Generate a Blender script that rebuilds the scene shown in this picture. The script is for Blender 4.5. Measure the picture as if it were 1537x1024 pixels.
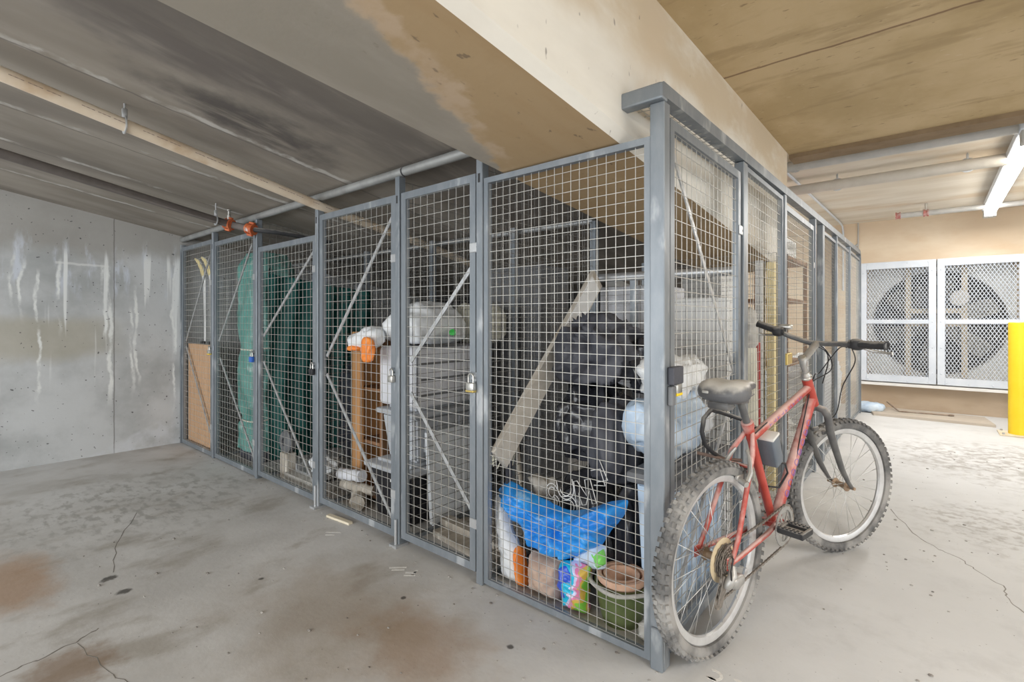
import bpy, bmesh, math, random
from mathutils import Vector, Matrix, noise
D = bpy.data
for o in list(D.objects): D.objects.remove(o)
SC = bpy.context.scene
COL = SC.collection
R = math.radians
random.seed(7)

# ------------------------------------------------------------------ camera
cd = D.cameras.new('camera'); cam = D.objects.new('camera', cd); COL.objects.link(cam)
cam.location = (0.7025, -1.609, 1.17)
cam.rotation_euler = (R(90), 0, math.atan2(.6449, .7643))
cd.sensor_width = 36; cd.lens = 745 / 1537 * 36; cd.shift_y = -30 / 1537; cd.clip_start = .02
SC.camera = cam
# ------------------------------------------------------------------ world and exposure
w = D.worlds.new('garage_daylight'); SC.world = w; w.use_nodes = True
bg = w.node_tree.nodes['Background']
bg.inputs[0].default_value = (.93, .97, 1.0, 1); bg.inputs[1].default_value = 1.35
vs = SC.view_settings
vs.view_transform = 'Standard'; vs.look = 'None'; vs.gamma = 1; vs.use_curve_mapping = False; vs.exposure = 0.8

def area(name, loc, size, power, col, rot=(0, 0, 0)):
    l = D.lights.new(name, 'AREA'); l.shape = 'RECTANGLE'; l.size, l.size_y = size; l.energy = power; l.color = col
    o = D.objects.new(name, l); COL.objects.link(o); o.location = loc; o.rotation_euler = rot
    return o
# light of the ceiling tubes: the one in view over the fan bay and the far cage one; aisle and rear fills are added
area('tube_light_glow', (1.215, 4.7, 2.335), (.10, 3.0), 38, (1, .97, .93))
area('aisle_fill', (2.9, -.6, 2.36), (.12, 2.4), 60, (1, .96, .91))  # unseen lamp added behind the camera to brighten the right bay
area('far_cage_light_glow', (-.95, 4.6, 2.40), (.10, 1.4), 14, (1, .97, .93))
area('rear_fill', (-1.5, -5.8, 1.3), (6.0, 2.2), 95, (.95, .98, 1), (R(90), 0, 0))  # added fill from behind, brightens fence front, left wall and cage contents

# ------------------------------------------------------------------ helpers
WM = {}
def setp(o, label=None, cat=None, group=None, kind=None):
    if label: o['label'] = label
    if cat: o['category'] = cat
    if group: o['group'] = group
    if kind: o['kind'] = kind
    return o
def thing(name, label, cat, loc=(0, 0, 0), group=None, mw=None):
    o = D.objects.new(name, None); COL.objects.link(o); o.empty_display_size = .05
    m = mw if mw is not None else Matrix.Translation(loc)
    o.matrix_world = m; WM[o] = m.copy()
    return setp(o, label, cat, group)

class MB:
    def __init__(s): s.bm = bmesh.new()
    def box(s, a, b, mat=None):
        a = Vector(a); b = Vector(b)
        m = Matrix.Translation((a + b) / 2) @ Matrix.Diagonal((abs(b.x - a.x), abs(b.y - a.y), abs(b.z - a.z), 1))
        if mat is not None: m = mat @ m
        bmesh.ops.create_cube(s.bm, size=1, matrix=m); return s
    def rbox(s, a, b, r=.01, seg=2, mat=None):
        t = bmesh.new(); a = Vector(a); b = Vector(b)
        bmesh.ops.create_cube(t, size=1, matrix=Matrix.Translation((a + b) / 2) @ Matrix.Diagonal((abs(b.x - a.x), abs(b.y - a.y), abs(b.z - a.z), 1)))
        bmesh.ops.bevel(t, geom=t.edges[:], offset=r, segments=seg, affect='EDGES', profile=.5)
        if mat is not None: t.transform(mat)
        return s.merge(t)
    def merge(s, t):
        me = D.meshes.new('t'); t.to_mesh(me); t.free(); s.bm.from_mesh(me); D.meshes.remove(me); return s
    def tube(s, pts, r, n=8, closed=False, cap=True, phase=0, flat=None):
        pts = [Vector(p) for p in pts]; N = len(pts)
        rs = r if isinstance(r, (list, tuple)) else [r] * N
        rings = []; up = None
        for i, p in enumerate(pts):
            if closed: t = (pts[(i + 1) % N] - pts[i - 1])
            else: t = pts[min(i + 1, N - 1)] - pts[max(i - 1, 0)]
            if t.length < 1e-9: t = Vector((0, 0, 1))
            t.normalize()
            if up is None:
                up = Vector((0, 0, 1)) if abs(t.z) < .9 else Vector((0, 1, 0))
            x = up - t * up.dot(t)
            if x.length < 1e-6: x = t.orthogonal()
            x.normalize(); up = x; y = t.cross(x)
            k = flat or (1, 1)
            rings.append([s.bm.verts.new(p + (x * math.cos(phase + 2 * math.pi * j / n) * k[0] + y * math.sin(phase + 2 * math.pi * j / n) * k[1]) * rs[i]) for j in range(n)])
        for i in range(N if closed else N - 1):
            A = rings[i]; B = rings[(i + 1) % N]
            for j in range(n): s.bm.faces.new((A[j], A[(j + 1) % n], B[(j + 1) % n], B[j]))
        if cap and not closed:
            s.bm.faces.new(rings[0][::-1]); s.bm.faces.new(rings[-1])
        return s
    def rod(s, a, b, r, n=8): return s.tube([a, b], r, n)
    def bar(s, a, b, w, t, nrm):
        """flat bar from a to b, width w in the plane, thickness t along nrm"""
        a = Vector(a); b = Vector(b); d = (b - a); L = d.length; d.normalize(); nn = Vector(nrm).normalized(); sd = d.cross(nn)
        m = Matrix((sd, d, nn)).transposed().to_4x4(); m.translation = (a + b) / 2
        return s.box((-w / 2, -L / 2, -t / 2), (w / 2, L / 2, t / 2), m)
    def lathe(s, prof, n=32, mat=None, closed=False):
        m = mat if mat is not None else Matrix()
        rings = []
        for (r, z) in prof:
            rings.append([s.bm.verts.new(m @ Vector((r * math.cos(2 * math.pi * j / n), r * math.sin(2 * math.pi * j / n), z))) for j in range(n)])
        K = len(rings)
        for i in range(K if closed else K - 1):
            A = rings[i]; B = rings[(i + 1) % K]
            for j in range(n): s.bm.faces.new((A[j], A[(j + 1) % n], B[(j + 1) % n], B[j]))
        if not closed:
            if prof[0][0] > 1e-5: s.bm.faces.new(rings[0][::-1])
            if prof[-1][0] > 1e-5: s.bm.faces.new(rings[-1])
        return s
    def prism(s, poly, d, mat=None):
        """polygon (x,y) extruded along z by d"""
        m = mat if mat is not None else Matrix()
        lo = [s.bm.verts.new(m @ Vector((x, y, 0))) for x, y in poly]; hi = [s.bm.verts.new(m @ Vector((x, y, d))) for x, y in poly]
        n = len(poly)
        s.bm.faces.new(lo[::-1]); s.bm.faces.new(hi)
        for i in range(n): s.bm.faces.new((lo[i], lo[(i + 1) % n], hi[(i + 1) % n], hi[i]))
        return s
    def quadgrid(s, fn, nu, nv):
        g = [[s.bm.verts.new(fn(i / nu, j / nv)) for j in range(nv + 1)] for i in range(nu + 1)]
        for i in range(nu):
            for j in range(nv): s.bm.faces.new((g[i][j], g[i + 1][j], g[i + 1][j + 1], g[i][j + 1]))
        return s
    def blob(s, c, size, seed=0, wr=.03, fq=5, sq=.8, taper=0, rotz=0, n=4, tilt=(0, 0), anis=(1, 1, 1), flat=True):
        t = bmesh.new(); bmesh.ops.create_icosphere(t, subdivisions=n, radius=1)
        sx, sy, sz = [k / 2 for k in size]; off = Vector((seed * 7.3, seed * 3.1, seed * 5.7))
        rm = Matrix.Translation(c) @ Matrix.Rotation(rotz, 4, 'Z') @ Matrix.Rotation(tilt[0], 4, 'X') @ Matrix.Rotation(tilt[1], 4, 'Y')
        for v in t.verts:
            d = v.co.normalized()
            p = Vector([math.copysign(abs(d[i]) ** sq, d[i]) for i in range(3)])
            k = 1 - taper * max(0, p.z)
            q = Vector((p.x * sx * k, p.y * sy * k, p.z * sz))
            qq = Vector((q.x * anis[0], q.y * anis[1], q.z * anis[2])) * fq + off
            qq = qq + Vector((noise.noise(qq * .8), noise.noise(qq * .8 + Vector((5, 5, 5))), noise.noise(qq * .8 + Vector((2, 7, 1))))) * .9
            rg = 1 - 2.2 * abs(noise.noise(qq)) ** .8; rg2 = 1 - 2 * abs(noise.noise(qq * 2.1 + Vector((9, 1, 4))))
            q += d * wr * (.7 * rg + .35 * rg2 - .5)
            if flat and q.z < -sz * .92: q.z = -sz * .92
            v.co = rm @ q
        return s.merge(t)
    def pillow(s, outline, mat, th, seed=0, wr=.012, fq=14, rings=14, m=96, power=.55, cen=None):
        """stuffed bag with the outline (x,y) in the plane of mat, thickness th along its z"""
        P = [Vector(p) for p in outline]; n = len(P)
        segs = []; 
        pts = []
        tot = sum((P[(i + 1) % n] - P[i]).length for i in range(n)); acc = 0; i = 0
        for k in range(m):
            d = tot * k / m
            while True:
                L = (P[(i + 1) % n] - P[i]).length
                if d - acc <= L or i >= n - 1: break
                acc += L; i += 1
            pts.append(P[i].lerp(P[(i + 1) % n], min(1, (d - acc) / max(L, 1e-6))))
        for _ in range(2): pts = [(pts[k - 1] + pts[k] * 2 + pts[(k + 1) % m]) / 4 for k in range(m)]
        c = Vector(cen) if cen else sum(pts, Vector((0, 0))) / m
        off = Vector((seed * 3.3, seed * 8.1, seed))
        def pos(k, r, sgn):
            q = c.lerp(pts[k], r); h = th / 2 * (1 - r ** 2.5) ** power
            nn = Vector((q.x, q.y, sgn * .1)) * fq + off
            dz = wr * ((1 - 2 * abs(noise.noise(nn))) + .5 * (1 - 2 * abs(noise.noise(nn * 2.1)))) * min(1, (1 - r) * 5 + .15)
            ed = 1 + .02 * noise.noise(Vector((pts[k].x, pts[k].y, seed)) * 25) * r
            q = c + (q - c) * ed
            return mat @ Vector((q.x, q.y, sgn * h + dz))
        for sgn in (1, -1):
            cv = s.bm.verts.new(pos(0, 0, sgn)); prev = None
            for j in range(1, rings + 1):
                r = j / rings
                cur = [s.bm.verts.new(pos(k, r, sgn)) for k in range(m)]
                for k in range(m):
                    a, b = k, (k + 1) % m
                    f = (cv, cur[a], cur[b]) if prev is None else (prev[a], cur[a], cur[b], prev[b])
                    s.bm.faces.new(f if sgn > 0 else f[::-1])
                prev = cur
        bmesh.ops.remove_doubles(s.bm, verts=s.bm.verts[:], dist=1e-5)
        return s
    def build(s, name, mat, parent=None, loc=(0, 0, 0), local=False, smooth=None, label=None, cat=None, group=None, kind=None):
        bmesh.ops.recalc_face_normals(s.bm, faces=s.bm.faces[:])
        m = WM.get(parent, Matrix()) if parent else Matrix.Translation(loc)
        if not local: s.bm.transform(m.inverted())
        me = D.meshes.new(name); s.bm.to_mesh(me); s.bm.free()
        o = D.objects.new(name, me); COL.objects.link(o)
        mats = mat if isinstance(mat, (list, tuple)) else [mat]
        for k in mats: me.materials.append(k)
        if smooth is not None:
            for p in me.polygons: p.use_smooth = True
            if smooth < 180: me.set_sharp_from_angle(angle=R(smooth))
        if parent: o.parent = parent; WM[o] = m.copy()
        else: o.matrix_world = m; WM[o] = m.copy()
        setp(o, label, cat, group, kind)
        return o

def copy_thing(o, label=None, group=None, parent=None, shift=None):
    c = o.copy(); COL.objects.link(c)
    if parent: c.parent = parent; c.matrix_parent_inverse = o.matrix_parent_inverse.copy()
    if shift is not None: c.location = Vector(o.location) + Vector(shift)
    if label: c['label'] = label
    if group: c['group'] = group
    for ch in list(o.children): copy_thing(ch, parent=c)
    return c

# ------------------------------------------------------------------ materials
def mat(name, c1, c2=None, scale=6, rough=.6, metal=0, bump=0, bscale=40, stretch=(1, 1, 1), c3=None, c3scale=1.5, c3amt=(.5, .65), dust=None, dustamt=.5, spec=.4, alpha=None, emit=None):
    m = D.materials.new(name); m.use_nodes = True; nt = m.node_tree; N = nt.nodes; L = nt.links
    b = N['Principled BSDF']; b.inputs['Roughness'].default_value = rough; b.inputs['Metallic'].default_value = metal
    b.inputs['Specular IOR Level'].default_value = spec
    c1 = (*c1, 1)
    tc = N.new('ShaderNodeTexCoord'); mp = N.new('ShaderNodeMapping'); mp.inputs['Scale'].default_value = stretch
    L.new(tc.outputs['Object'], mp.inputs['Vector'])
    out = None
    if c2:
        t = N.new('ShaderNodeTexNoise'); t.inputs['Scale'].default_value = scale; t.inputs['Detail'].default_value = 7; t.inputs['Roughness'].default_value = .62
        L.new(mp.outputs[0], t.inputs['Vector'])
        cr = N.new('ShaderNodeValToRGB'); cr.color_ramp.elements[0].position = .35; cr.color_ramp.elements[1].position = .65
        cr.color_ramp.elements[0].color = c1; cr.color_ramp.elements[1].color = (*c2, 1)
        L.new(t.outputs['Fac'], cr.inputs[0]); out = cr.outputs[0]
    if c3:
        t = N.new('ShaderNodeTexNoise'); t.inputs['Scale'].default_value = c3scale; t.inputs['Detail'].default_value = 5
        L.new(mp.outputs[0], t.inputs['Vector'])
        mr = N.new('ShaderNodeMapRange'); mr.interpolation_type = 'SMOOTHSTEP'; mr.inputs[1].default_value, mr.inputs[2].default_value = c3amt
        L.new(t.outputs['Fac'], mr.inputs[0])
        mx = N.new('ShaderNodeMix'); mx.data_type = 'RGBA'; mx.inputs[7].default_value = (*c3, 1)
        if out: L.new(out, mx.inputs[6])
        else: mx.inputs[6].default_value = c1
        L.new(mr.outputs[0], mx.inputs[0]); out = mx.outputs[2]
    if dust:   # settled dust lies on faces that look up
        g = N.new('ShaderNodeNewGeometry'); sx = N.new('ShaderNodeSeparateXYZ'); L.new(g.outputs['Normal'], sx.inputs[0])
        t = N.new('ShaderNodeTexNoise'); t.inputs['Scale'].default_value = 30; L.new(tc.outputs['Object'], t.inputs['Vector'])
        ad = N.new('ShaderNodeMath'); ad.operation = 'MULTIPLY_ADD'; L.new(t.outputs['Fac'], ad.inputs[0]); ad.inputs[1].default_value = .7; L.new(sx.outputs['Z'], ad.inputs[2])
        mr = N.new('ShaderNodeMapRange'); mr.interpolation_type = 'SMOOTHSTEP'; mr.inputs[1].default_value = .55; mr.inputs[2].default_value = 1.15; mr.inputs[4].default_value = dustamt
        L.new(ad.outputs[0], mr.inputs[0])
        mx = N.new('ShaderNodeMix'); mx.data_type = 'RGBA'; mx.inputs[7].default_value = (*dust, 1)
        if out: L.new(out, mx.inputs[6])
        else: mx.inputs[6].default_value = c1
        L.new(mr.outputs[0], mx.inputs[0]); out = mx.outputs[2]
    if out: L.new(out, b.inputs['Base Color'])
    else: b.inputs['Base Color'].default_value = c1
    if bump:
        t = N.new('ShaderNodeTexNoise'); t.inputs['Scale'].default_value = bscale; t.inputs['Detail'].default_value = 4; L.new(mp.outputs[0], t.inputs['Vector'])
        bp = N.new('ShaderNodeBump'); bp.inputs['Strength'].default_value = bump; bp.inputs['Distance'].default_value = .01
        L.new(t.outputs['Fac'], bp.inputs['Height']); L.new(bp.outputs[0], b.inputs['Normal'])
    if alpha is not None: b.inputs['Alpha'].default_value = alpha
    if emit: b.inputs['Emission Color'].default_value = (*emit[0], 1); b.inputs['Emission Strength'].default_value = emit[1]
    return m

class Shade:
    """small node-graph builder for the concrete surfaces"""
    def __init__(s, name, rough=.8):
        s.m = D.materials.new(name); s.m.use_nodes = True; s.nt = s.m.node_tree; s.N = s.nt.nodes; s.L = s.nt.links
        s.b = s.N['Principled BSDF']; s.b.inputs['Roughness'].default_value = rough; s.b.inputs['Specular IOR Level'].default_value = .25
        s.tc = s.N.new('ShaderNodeTexCoord').outputs['Object']; s.col = None
    def map(s, scale=(1, 1, 1), loc=(0, 0, 0)):
        n = s.N.new('ShaderNodeMapping'); n.inputs['Scale'].default_value = scale; n.inputs['Location'].default_value = loc; s.L.new(s.tc, n.inputs[0]); return n.outputs[0]
    def noise(s, scale, stretch=(1, 1, 1), detail=6, rough=.6, loc=(0, 0, 0)):
        n = s.N.new('ShaderNodeTexNoise'); n.inputs['Scale'].default_value = scale; n.inputs['Detail'].default_value = detail; n.inputs['Roughness'].default_value = rough
        s.L.new(s.map(stretch, loc), n.inputs['Vector']); return n.outputs['Fac']
    def rng(s, f, a, b, lo=0, hi=1):
        n = s.N.new('ShaderNodeMapRange'); n.interpolation_type = 'SMOOTHSTEP'
        if a > b: a, b, lo, hi = b, a, hi, lo
        n.inputs[1].default_value = a; n.inputs[2].default_value = b; n.inputs[3].default_value = lo; n.inputs[4].default_value = hi
        s.L.new(f, n.inputs[0]); return n.outputs[0]
    def mul(s, a, b, op='MULTIPLY'):
        n = s.N.new('ShaderNodeMath'); n.operation = op
        for i, v in enumerate((a, b)):
            if isinstance(v, (int, float)): n.inputs[i].default_value = v
            else: s.L.new(v, n.inputs[i])
        return n.outputs[0]
    def axis(s, k):
        n = s.N.new('ShaderNodeSeparateXYZ'); s.L.new(s.tc, n.inputs[0]); return n.outputs[k]
    def band(s, k, c, hw, soft, wob=0, wscale=3):
        a = s.axis(k)
        if wob: a = s.mul(a, s.mul(s.mul(s.noise(wscale), -.5, 'ADD'), wob), 'ADD')
        d = s.mul(s.mul(a, -c, 'ADD'), 0, 'ADD'); n = s.N.new('ShaderNodeMath'); n.operation = 'ABSOLUTE'; s.L.new(d, n.inputs[0])
        return s.rng(n.outputs[0], hw, hw + soft, 1, 0)
    def spot(s, c, r, soft=.5, wob=.5, wscale=5, st=(1, 1, 1)):
        n = s.N.new('ShaderNodeVectorMath'); n.operation = 'SUBTRACT'; s.L.new(s.tc, n.inputs[0]); n.inputs[1].default_value = c
        n3 = s.N.new('ShaderNodeVectorMath'); n3.operation = 'MULTIPLY'; s.L.new(n.outputs[0], n3.inputs[0]); n3.inputs[1].default_value = st
        n2 = s.N.new('ShaderNodeVectorMath'); n2.operation = 'LENGTH'; s.L.new(n3.outputs[0], n2.inputs[0])
        d = s.mul(n2.outputs['Value'], s.mul(s.mul(s.noise(wscale), -.5, 'ADD'), wob * r * 3), 'ADD')
        return s.rng(d, r * (1 - soft), r * (1 + soft), 1, 0)
    def base(s, c1, c2, f, a=.35, b=.65):
        s.col = None; n = s.N.new('ShaderNodeMix'); n.data_type = 'RGBA'; n.inputs[6].default_value = (*c1, 1); n.inputs[7].default_value = (*c2, 1)
        s.L.new(s.rng(f, a, b), n.inputs[0]); s.col = n.outputs[2]; return s
    def over(s, c, f, k=1):
        n = s.N.new('ShaderNodeMix'); n.data_type = 'RGBA'; n.inputs[7].default_value = (*c, 1); s.L.new(s.col, n.inputs[6])
        if k != 1: f = s.mul(f, k)
        s.L.new(f, n.inputs[0]); s.col = n.outputs[2]; return s
    def done(s, bump=.15, bscale=25, bst=(1, 1, 1)):
        s.L.new(s.col, s.b.inputs['Base Color'])
        if bump:
            bp = s.N.new('ShaderNodeBump'); bp.inputs['Strength'].default_value = bump; bp.inputs['Distance'].default_value = .01
            s.L.new(s.noise(bscale, bst), bp.inputs['Height']); s.L.new(bp.outputs[0], s.b.inputs['Normal'])
        return s.m

# floor: worn grey slab, rust and oil stains
S = Shade('floor_concrete', .72)
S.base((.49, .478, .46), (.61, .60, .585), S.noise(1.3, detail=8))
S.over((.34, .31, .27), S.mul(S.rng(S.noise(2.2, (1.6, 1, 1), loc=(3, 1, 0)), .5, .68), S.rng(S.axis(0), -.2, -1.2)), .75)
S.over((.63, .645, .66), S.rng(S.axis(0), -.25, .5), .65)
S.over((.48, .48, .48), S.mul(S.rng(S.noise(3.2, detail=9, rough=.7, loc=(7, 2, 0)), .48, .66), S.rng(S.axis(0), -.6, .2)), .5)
S.over((.66, .66, .66), S.mul(S.rng(S.axis(0), -2.6, -3.8), S.rng(S.noise(2.5, loc=(1, 8, 0)), .35, .6)), .6)
S.over((.30, .17, .08), S.spot((-.72, -.45, 0), .26, .7, .7, 6, (1, 1.6, 1)), .55)
S.over((.27, .20, .13), S.spot((-1.1, -.55, 0), .42, .8, .8, 4, (1, 1.5, 1)), .5)
S.over((.40, .22, .10), S.spot((-2.45, -1.36, 0), .2, .5, .5, 6, (.6, 1.4, 1)), .6)
S.over((.25, .17, .11), S.spot((-1.5, -1.3, 0), .12, .5, .8, 9), .7)
for c, r in (((-2.156, -1.067, 0), .03), ((-1.965, -1.051, 0), .024), ((-1.62, -.62, 0), .012), ((-1.0, -.3, 0), .012), ((-.45, -.25, 0), .012)):
    S.over((.055, .05, .045), S.spot(c, r, .35, .8, 20), .85)
S.over((.30, .28, .26), S.mul(S.spot((1.1, 4.1, 0), .65, .5, .9, 5), S.rng(S.noise(14), .42, .6)), .7)
S.over((.30, .28, .26), S.mul(S.spot((1.0, 2.3, 0), .35, .5, .9, 5), S.rng(S.noise(18), .45, .62)), .55)
S.over((.33, .32, .30), S.mul(S.spot((-3.2, -.75, 0), .6, .6, .9, 5), S.rng(S.noise(9, (1, 2, 1)), .47, .62)), .7)
S.over((.12, .11, .10), S.rng(S.noise(60, detail=2), .70, .76), .6)
M_floor = S.done(.12, 30)

# left wall: grey cast concrete with lime runs
S = Shade('left_wall_concrete', .8)
S.base((.38, .39, .39), (.56, .57, .575), S.noise(1.8, detail=8))
S.over((.33, .31, .28), S.rng(S.mul(S.axis(2), S.mul(S.noise(3), .3), 'ADD'), 1.80, 2.0), .75)
S.over((.40, .36, .27), S.mul(S.band(2, 1.02, .10, .12, .25, 2), S.rng(S.axis(1), -.35, -.75)), .6)
S.over((.64, .68, .76), S.mul(S.rng(S.noise(9, (1, 1, .25)), .50, .66), S.mul(S.rng(S.axis(2), 1.3, 1.5), S.rng(S.axis(2), 1.95, 1.75))), .75)
S.over((.80, .81, .80), S.mul(S.rng(S.noise(14, (1, 1, .05), detail=3, rough=.4), .60, .66), S.mul(S.rng(S.axis(2), .5, 1.0), S.rng(S.axis(2), 1.82, 1.7))), .9)
for y0, z0, z1, wd in ((-1.16, 1.20, 1.62, .003), (-1.10, 1.12, 1.58, .003), (-1.0, .42, 1.5, .003), (-.60, .85, 1.58, .004), (-.56, .35, 1.58, .006), (-.40, .45, 1.2, .003), (-.36, .5, 1.4, .004), (-.07, .25, 1.66, .003), (-.88, 1.0, 1.6, .003)):
    S.over((.84, .85, .83), S.mul(S.mul(S.band(1, y0, wd, .014, .16, 2.5), S.rng(S.noise(7, (1, 1, .6)), .38, .58)), S.mul(S.rng(S.axis(2), z0, z0 + .3), S.rng(S.axis(2), z1 + .12, z1))), .85)
S.over((.15, .14, .13), S.band(1, -.523, .002, .004, .01, 8), .7)
S.over((.80, .80, .78), S.mul(S.band(2, 1.655, .006, .006, .06, 3), S.mul(S.rng(S.axis(1), -.92, -.9), S.rng(S.axis(1), -.55, -.57))), .5)
S.over((.66, .68, .72), S.mul(S.rng(S.mul(S.axis(2), S.mul(S.axis(1), -.45), 'ADD'), .33, .30), S.rng(S.noise(6), .35, .6)), .5)
S.over((.10, .10, .10), S.rng(S.noise(34, detail=1), .72, .745), .85)
M_wallL = S.done(.12, 22)

# ceiling of the left bay: board marked, dark patches, darker towards the beam
S = Shade('left_ceiling_concrete', .85)
S.base((.25, .222, .188), (.33, .298, .258), S.noise(2.2, (1.6, .5, 1), detail=5, rough=.5))
S.over((.165, .147, .13), S.rng(S.noise(1.3, (2.0, .6, 1), loc=(5, 2, 0), rough=.5), .52, .66), .5)
S.over((.095, .085, .08), S.mul(S.spot((-1.72, -.62, 2.1), .27, .6, .7, 4, (1.6, .8, .4)), S.rng(S.noise(6, (2.2, .5, 1), rough=.5), .25, .50)), .95)
S.over((.12, .105, .10), S.mul(S.spot((-1.35, -.95, 2.1), .34, .6, .6, 4, (2.0, .7, .4)), S.rng(S.noise(5, (2.2, .5, 1), rough=.5), .28, .56)), .8)
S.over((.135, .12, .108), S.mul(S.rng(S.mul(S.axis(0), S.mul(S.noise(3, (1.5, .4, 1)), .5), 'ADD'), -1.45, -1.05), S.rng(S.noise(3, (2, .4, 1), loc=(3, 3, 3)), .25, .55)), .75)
for x0 in (-1.92, -2.7, -3.35, -4.1):
    S.over((.55, .53, .50), S.mul(S.band(0, x0, .010, .022, .10, 7), S.rng(S.noise(4, (1, 1, 1), loc=(x0, 0, 0)), .42, .6)), .8)
    S.over((.13, .12, .11), S.band(0, x0 - .03, .003, .006, .05, 5), .6)
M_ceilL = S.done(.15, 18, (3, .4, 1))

# soffit of the dropped beam: grey turning to tan where paint was left
S = Shade('beam_soffit_concrete', .8)
S.base((.30, .272, .23), (.365, .33, .285), S.noise(2.5, (1.5, .5, 1)))
tan = S.mul(S.axis(0), S.mul(S.mul(S.axis(1), .45), S.mul(S.mul(S.noise(3.5), -.5, 'ADD'), .38), 'ADD'), 'ADD')
S.over((.42, .30, .17), S.rng(tan, -.74, -.70), .95)
S.over((.38, .26, .14), S.mul(S.rng(tan, -.70, -.5), S.rng(S.noise(5, (2, .5, 1)), .4, .7)), .6)
S.over((.52, .40, .29), S.mul(S.mul(S.rng(tan, -.76, -.72), S.rng(tan, -.62, -.66)), S.rng(S.noise(5), .35, .6)), .8)
S.over((.12, .09, .07), S.mul(S.rng(S.noise(26, (1.5, .7, 1), detail=2), .66, .74), S.rng(S.axis(0), -.55, -.3)), .6)
M_soffit = S.done(.1, 20)

S = Shade('beam_face_concrete', .8)
S.base((.70, .665, .60), (.78, .75, .68), S.noise(2.2, (1, .5, 1.5)))
S.over((.52, .40, .25), S.mul(S.rng(S.mul(S.axis(2), S.mul(S.noise(2.5, (1, .6, 1)), .35), 'ADD'), 2.24, 2.44), S.rng(S.noise(3, (1, .4, 1)), .3, .55)), .75)
S.over((.60, .49, .36), S.mul(S.rng(S.noise(2, (1, .8, .5), loc=(1, 4, 2)), .48, .62), S.rng(S.axis(1), -.2, .3)), .6)
S.over((.12, .10, .09), S.rng(S.noise(24, (1, 1, .6), detail=2), .70, .76), .6)
M_face = S.done(.1, 20)

S = Shade('right_ceiling_concrete', .85)
S.base((.44, .33, .18), (.54, .415, .25), S.noise(2.0, (1, .7, 1), detail=8))
S.over((.34, .25, .135), S.rng(S.noise(3.5, (.5, 2, 1), loc=(2, 0, 0)), .52, .66), .55)
S.over((.13, .09, .05), S.rng(S.noise(22, (.6, 1.6, 1), detail=3), .66, .74), .55)
S.over((.17, .10, .06), S.band(1, 1.07, .004, .008, .05, 3), .8)
S.over((.58, .47, .32), S.rng(S.noise(30, (.6, 1.6, 1), detail=2, loc=(4, 4, 0)), .67, .75), .5)
M_ceilR = S.done(.12, 20)

S = Shade('fan_bay_concrete', .85)
S.base((.66, .53, .39), (.74, .63, .49), S.noise(1.8, (.5, 1.5, 1.2), detail=8))
S.over((.62, .45, .29), S.rng(S.noise(1.6, (.6, 1, 1.4), loc=(2, 2, 1)), .5, .66), .55)
S.over((.36, .27, .19), S.rng(S.mul(S.axis(2), S.mul(S.noise(4), .1), 'ADD'), .40, .36), .8)
S.over((.48, .38, .28), S.mul(S.rng(S.axis(2), .2, .16), S.rng(S.noise(5, (.4, 1, 1)), .4, .6)), .7)
M_wallB = S.done(.1, 20)
S = Shade('fan_bay_ceiling', .85)
S.base((.62, .56, .47), (.72, .67, .59), S.noise(1.8, (.4, 1.8, 1), detail=8))
S.over((.56, .42, .27), S.rng(S.noise(1.5, (.4, 1.4, 1), loc=(1, 1, 0)), .5, .65), .6)
M_ceilB = S.done(.1, 20)
M_inner = mat('shade_dark_concrete', (.035, .034, .033), (.06, .058, .055), 3, .9)  # back wall: darkness of the unlit cage interior put into the colour
M_pale = mat('pale_concrete', (.70, .69, .67), (.78, .77, .75), 3, .85)
M_edge = mat('slab_edge_dark', (.19, .13, .075), (.25, .18, .11), 5, .85)

M_blk2 = mat('charcoal_cloth', (.045, .047, .060), (.08, .083, .10), 6, .55, bump=.3, bscale=22)
M_dgrey = mat('dark_grey_tub', (.13, .135, .145), (.18, .185, .195), 5, .5)
M_steel = mat('painted_steel', (.19, .215, .24), (.245, .268, .292), 14, .42, .35, c3=(.44, .46, .48), c3scale=9, c3amt=(.58, .70), stretch=(1, 1, .35))
M_galv = mat('galvanised_steel', (.42, .43, .44), (.56, .57, .58), 9, .42, .6, stretch=(1, 1, .3))
M_wire = mat('mesh_wire', (.42, .41, .38), (.52, .51, .48), 12, .45, .45)
M_wire2 = mat('mesh_wire_dark', (.16, .155, .145), (.23, .225, .21), 12, .5, .4)  # darker wire copy; gloom inside the cages put into the mesh colour
M_brass = mat('brass', (.62, .47, .16), rough=.35, metal=.9)
M_yellow = mat('yellow_paint', (.86, .60, .015), (.90, .64, .03), 6, .45)
M_silver = mat('silver_metal', (.62, .61, .58), (.50, .49, .46), 30, .32, .8)
M_bluep = mat('blue_cover', (.03, .13, .50), rough=.4)
M_black = mat('black_rubber', (.03, .03, .032), rough=.6, dust=(.40, .38, .35), dustamt=.6)
M_blackp = mat('black_plastic', (.012, .012, .015), (.022, .022, .026), 8, .38)
M_pvc = mat('white_pvc', (.70, .58, .44), (.76, .65, .52), 5, .42, c3=(.45, .27, .12), c3scale=3, c3amt=(.55, .75))
M_iron = mat('dark_iron_pipe', (.115, .10, .09), (.15, .13, .12), 8, .6)
M_redc = mat('red_oxide', (.42, .085, .03), (.55, .16, .06), 18, .5, c3=(.60, .50, .47), c3scale=20, c3amt=(.6, .72))
M_redp = mat('worn_red', (.42, .10, .08), (.55, .42, .40), 30, .5)
M_gpipe = mat('grey_pipe', (.42, .42, .41), (.50, .49, .47), 7, .45)
M_tanpipe = mat('pale_pipe', (.50, .46, .40), (.57, .53, .47), 7, .5)
M_alu = mat('white_frame_paint', (.58, .63, .70), (.65, .69, .75), 6, .4, .1)
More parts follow.
